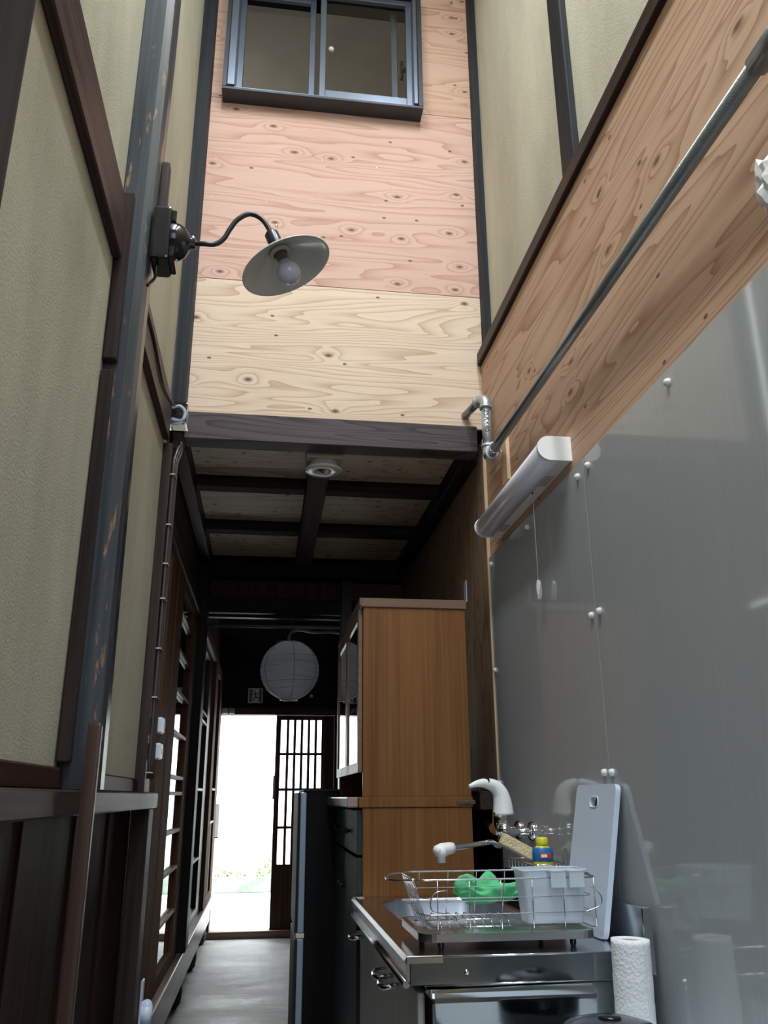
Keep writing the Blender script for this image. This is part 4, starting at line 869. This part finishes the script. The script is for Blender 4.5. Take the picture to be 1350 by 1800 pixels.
bm = NB(); tube(bm, catmull([(RX0+0.058,RY0-0.003,0.875),(RX0+0.028,RY0-0.006,0.88),(RX0+0.022,RY0-0.006,0.90),(RX0+0.034,RY0-0.006,0.918),(RX0+0.06,RY0-0.004,0.922)]), 0.0014, 6); tube(bm, catmull([(RX1-0.03,RY0-0.003,0.872),(RX1+0.006,RY0-0.006,0.885),(RX1+0.010,RY0-0.006,0.905),(RX1-0.012,RY0-0.006,0.925)]), 0.0014, 6); obj('wire_loops', bm, RACKW, rk)
# frosted cutlery box hooked in the rack
fb = thing('cutlery_box', 'frosted plastic cutlery box hanging inside the right end of the dish rack', 'box', (0.69,2.04,0.85))
bm = NB(); o1 = rr(0.592,0.742,1.998,2.085,0.012,4); o2 = rr(0.604,0.734,2.004,2.079,0.014,4); n = len(o1)
FT = [bm.verts.new((x,y_,0.957)) for x,y_ in o1]; FB = [bm.verts.new((x,y_,0.848)) for x,y_ in o2]; IT=[bm.verts.new((x+(-0.002 if x>0.66 else 0.002),y_+(-0.002 if y_>2.04 else 0.002),0.957)) for x,y_ in o1]; IB=[bm.verts.new((x+(-0.002 if x>0.66 else 0.002),y_+(-0.002 if y_>2.04 else 0.002),0.851)) for x,y_ in o2]
for U,V in ((FT,FB),(IT,IB),(FT,IT)):
    for k in range(n): f=bm.faces.new((U[k],U[(k+1)%n],V[(k+1)%n],V[k]))
bm.faces.new(FB); bm.faces.new(IB)
FROST = plain('frosted_plastic',(0.72,0.82,0.90),0.35,alpha=0.62); obj('box_body', bm, FROST, fb)
for x in (0.665,0.708):
    bm = NB(); box(bm, x-0.018, x+0.016, 1.966, 1.969, 0.925, 0.958); box(bm, x-0.018, x+0.016, 1.966, 1.999, 0.956, 0.959); obj('hook_tab', bm, FROST, fb)
bm = NB(); tube(bm, [p+(0.958,) for p in rr(0.589,0.745,1.9985,2.088,0.012,4)], 0.0022, 6, closed=True); obj('rim', bm, FROST, fb)
# green cloth over the far side of the rack
def cloth(name, c, wx, wy, wz, mat, seed):
    bm = NB(); r_ = random.Random(seed); nu, nv = 34, 40; g=[]
    for i in range(nu+1):
        row=[]
        for j in range(nv+1):
            u, v = i/nu, j/nv*2*PI
            prof_ = (0.55+0.35*math.sin(u*PI)**0.5 + 0.16*math.sin(u*13+1.1*math.sin(v*2)) )
            rx = wy*prof_*(1+0.24*math.sin(3*v+u*9)+0.12*math.sin(7*v-u*13)); rz = wz*prof_*(1+0.34*math.sin(2*v+u*8+seed)+0.16*math.sin(5*v+u*13))
            row.append(bm.verts.new((c[0]-wx/2+wx*u+0.006*math.sin(v*2+u*5), c[1]+rx*math.cos(v), c[2]+rz*math.sin(v)-0.012*u+0.006*math.sin(u*15))))
        g.append(row)
    for i in range(nu):
        for j in range(nv): f=bm.faces.new((g[i][j],g[i][j+1],g[i+1][j+1],g[i+1][j])); f.smooth=True
    bm.faces.new(g[0][:-1]); bm.faces.new(g[-1][:-1][::-1]); bmesh.ops.remove_doubles(bm, verts=bm.verts[:], dist=1e-5)
    return obj(name, bm, mat)
gc = cloth('green_cloth', (0.600,2.335,0.893), 0.185, 0.026, 0.030, plain('bright_green_fabric',(0.10,0.56,0.24),0.7,bump=0.3,bscale=150,var=0.1), 2)
tag(gc, 'crumpled bright green cloth behind the dish rack', 'cloth')

# ================================================================== FAUCET
fa = thing('wall_faucet', 'chrome wall mixer tap with white lever and white spout head', 'tap', (0.80,2.76,1.0))
WX = 0.873
for yy in (2.80,):
    bm = NB(); lathe(bm, [(0.030,0),(0.031,0.006),(0.026,0.014),(0.016,0.018),(0.0125,0.020),(0.0125,0.075),(0.017,0.078),(0.017,0.100),(0.0,0.100)], (WX,yy,1.010), (-1,0,0), 28); obj('wall_leg', bm, CHROME, fa)
bm = NB(); lathe(bm, [(0.030,0),(0.031,0.006),(0.026,0.014),(0.016,0.018),(0.0125,0.020),(0.0125,0.075),(0.017,0.078),(0.017,0.100),(0.0,0.100)], (WX,2.95,1.010), (-1,0,0), 28); obj('wall_leg', bm, CHROME, fa)
bm = NB(); tube(bm, [(0.768,2.765,1.018),(0.768,2.985,1.018)], 0.021, 24); lathe(bm, [(0.021,0),(0.018,0.012),(0.012,0.016),(0,0.017)], (0.768,2.765,1.018), (0,-1,0), 20); obj('mixer_body', bm, CHROME, fa)
bm = NB(); lathe(bm, [(0.0,-0.022),(0.018,-0.020),(0.020,0.0),(0.024,0.010),(0.024,0.040),(0.022,0.050),(0.0,0.052)], (0.762,2.80,1.020), (0,0,1), 24); obj('cartridge', bm, CHROME, fa)
# white lever: hollow swoop
bm = NB()
path = catmull([(0.775,2.80,1.062),(0.773,2.798,1.10),(0.765,2.795,1.130),(0.745,2.79,1.150),(0.715,2.78,1.158),(0.685,2.77,1.157),(0.655,2.76,1.148)],6)
rad = []
for i in range(len(path)):
    t = i/(len(path)-1); rad.append(0.029*(1-t)**0.95 + 0.0055)
rg = tube(bm, path, 0.03, 20, radii=rad)
for ring in rg:
    cz = sum((v.co for v in ring), Vector())/len(ring)
    for v in ring: v.co = cz + (v.co-cz)*1.0
lv_ = obj('lever', bm, WHITE, fa); lv_['label'] = 'white swooping lever'
bm = NB(); lathe(bm, [(0.011,0),(0.011,0.002),(0,0.0025)], (0.716,2.772,1.1665), (-0.2,-0.75,0.35), 14); obj('lever_recess', bm, BLACKP, fa)
bm = NB(); tube(bm, catmull([(0.762,2.80,1.000),(0.762,2.80,0.975),(0.750,2.79,0.968),(0.725,2.775,0.980),(0.68,2.74,0.978),(0.62,2.715,0.972),(0.570,2.70,0.968)],7), 0.0085, 14); obj('spout', bm, CHROME, fa)
bm = NB(); tube(bm, [(0.585,2.705,0.969),(0.572,2.70,0.968),(0.545,2.695,0.966),(0.530,2.69,0.962),(0.524,2.688,0.958)], 0.02, 20, radii=[0.0155,0.018,0.0175,0.015,0.009]); lathe(bm, [(0.0,0.012),(0.0185,0.010),(0.0185,-0.014),(0.0125,-0.018),(0.0125,-0.034),(0.010,-0.034),(0.0,-0.030)], (0.546,2.695,0.962), (0,0,1), 24); o = obj('spout_head', bm, WHITE, fa); o['label'] = 'white spout head'

# small wire caddy with sponge and bottle
cy = thing('wire_caddy', 'small chrome wire caddy stuck to the grey panel under the tap', 'caddy', (0.83,2.60,0.90))
bm = NB()
for z in (0.905,0.935): tube(bm, [p+(z,) for p in rr(0.765,0.868,2.46,2.74,0.012,4)], 0.002, 6, closed=True)
obj('wire_rims', bm, CHROME, cy)
for k in range(8):
    y_ = 2.475+0.036*k
    bm = NB(); tube(bm, [(0.765,y_,0.935),(0.765,y_,0.905),(0.868,y_,0.905),(0.868,y_,0.935)], 0.0014, 6); obj('wire', bm, CHROME, cy)
bm = NB(); lathe(bm, [(0.020,0),(0.020,0.003),(0.010,0.008),(0,0.009)], (0.8725,2.50,0.955), (-1,0,0), 16); obj('suction_cup', bm, CLEAR, cy)
bm = NB(); Mx = Matrix.Translation((0.775,2.665,0.972)) @ Matrix.Rotation(math.radians(28),4,'Y') @ Matrix.Rotation(math.radians(-10),4,'Z'); box(bm, -0.052, 0.052, -0.035, 0.035, -0.016, 0.016, 0.004, mtx=Mx, seg=2)
tag(obj('sponge', bm, plain('beige_sponge',(0.72,0.60,0.36),0.9,bump=0.6,bscale=180)), 'beige sponge tilted in the wire caddy under the tap', 'sponge')
bt_ = thing('detergent_bottle', 'yellow-capped dish soap bottle with blue and red label beside the cutting board', 'bottle', (0.815,2.52,0.908))
YEL = plain('yellow_plastic',(0.70,0.66,0.05),0.3)
def ell(bm, prof, c, ax_=1.0, ay=0.6, n=24):
    rg=[]
    for r_, h in prof: rg.append([bm.verts.new((c[0]+r_*ax_*math.cos(2*PI*k/n), c[1]+r_*ay*math.sin(2*PI*k/n), c[2]+h)) for k in range(n)])
    for a,b in zip(rg,rg[1:]):
        for k in range(n): f=bm.faces.new((a[k],a[(k+1)%n],b[(k+1)%n],b[k])); f.smooth=True
    bm.faces.new(rg[0][::-1]); bm.faces.new(rg[-1])
cB = (0.812,2.53,0.9085)
bm = NB(); ell(bm, [(0.028,0),(0.030,0.004),(0.030,0.03),(0.027,0.05),(0.026,0.060),(0.020,0.072),(0.013,0.078)], cB, 0.95, 0.8); obj('bottle_body', bm, YEL, bt_)
bm = NB(); ell(bm, [(0.0255,0.030),(0.0262,0.032),(0.0275,0.050),(0.0262,0.066),(0.024,0.068)], (cB[0],cB[1],cB[2]+0.0005), 1.12, 0.96); obj('blue_label', bm, plain('label_blue',(0.02,0.16,0.42),0.4), bt_)
bm = NB(); box(bm, cB[0]-0.018, cB[0]+0.016, cB[1]-0.0285, cB[1]-0.0262, cB[2]+0.040, cB[2]+0.054, 0.0008); obj('label_patch', bm, plain('label_red',(0.50,0.06,0.05),0.4), bt_)
bm = NB(); box(bm, cB[0]-0.014, cB[0]+0.004, cB[1]-0.0292, cB[1]-0.0282, cB[2]+0.043, cB[2]+0.051); obj('label_patch', bm, WHITE, bt_)
bm = NB(); lathe(bm, [(0.017,0.075),(0.018,0.078),(0.0175,0.092),(0.014,0.096),(0,0.097)], cB, (0,0,1), 24); obj('cap', bm, YEL, bt_)
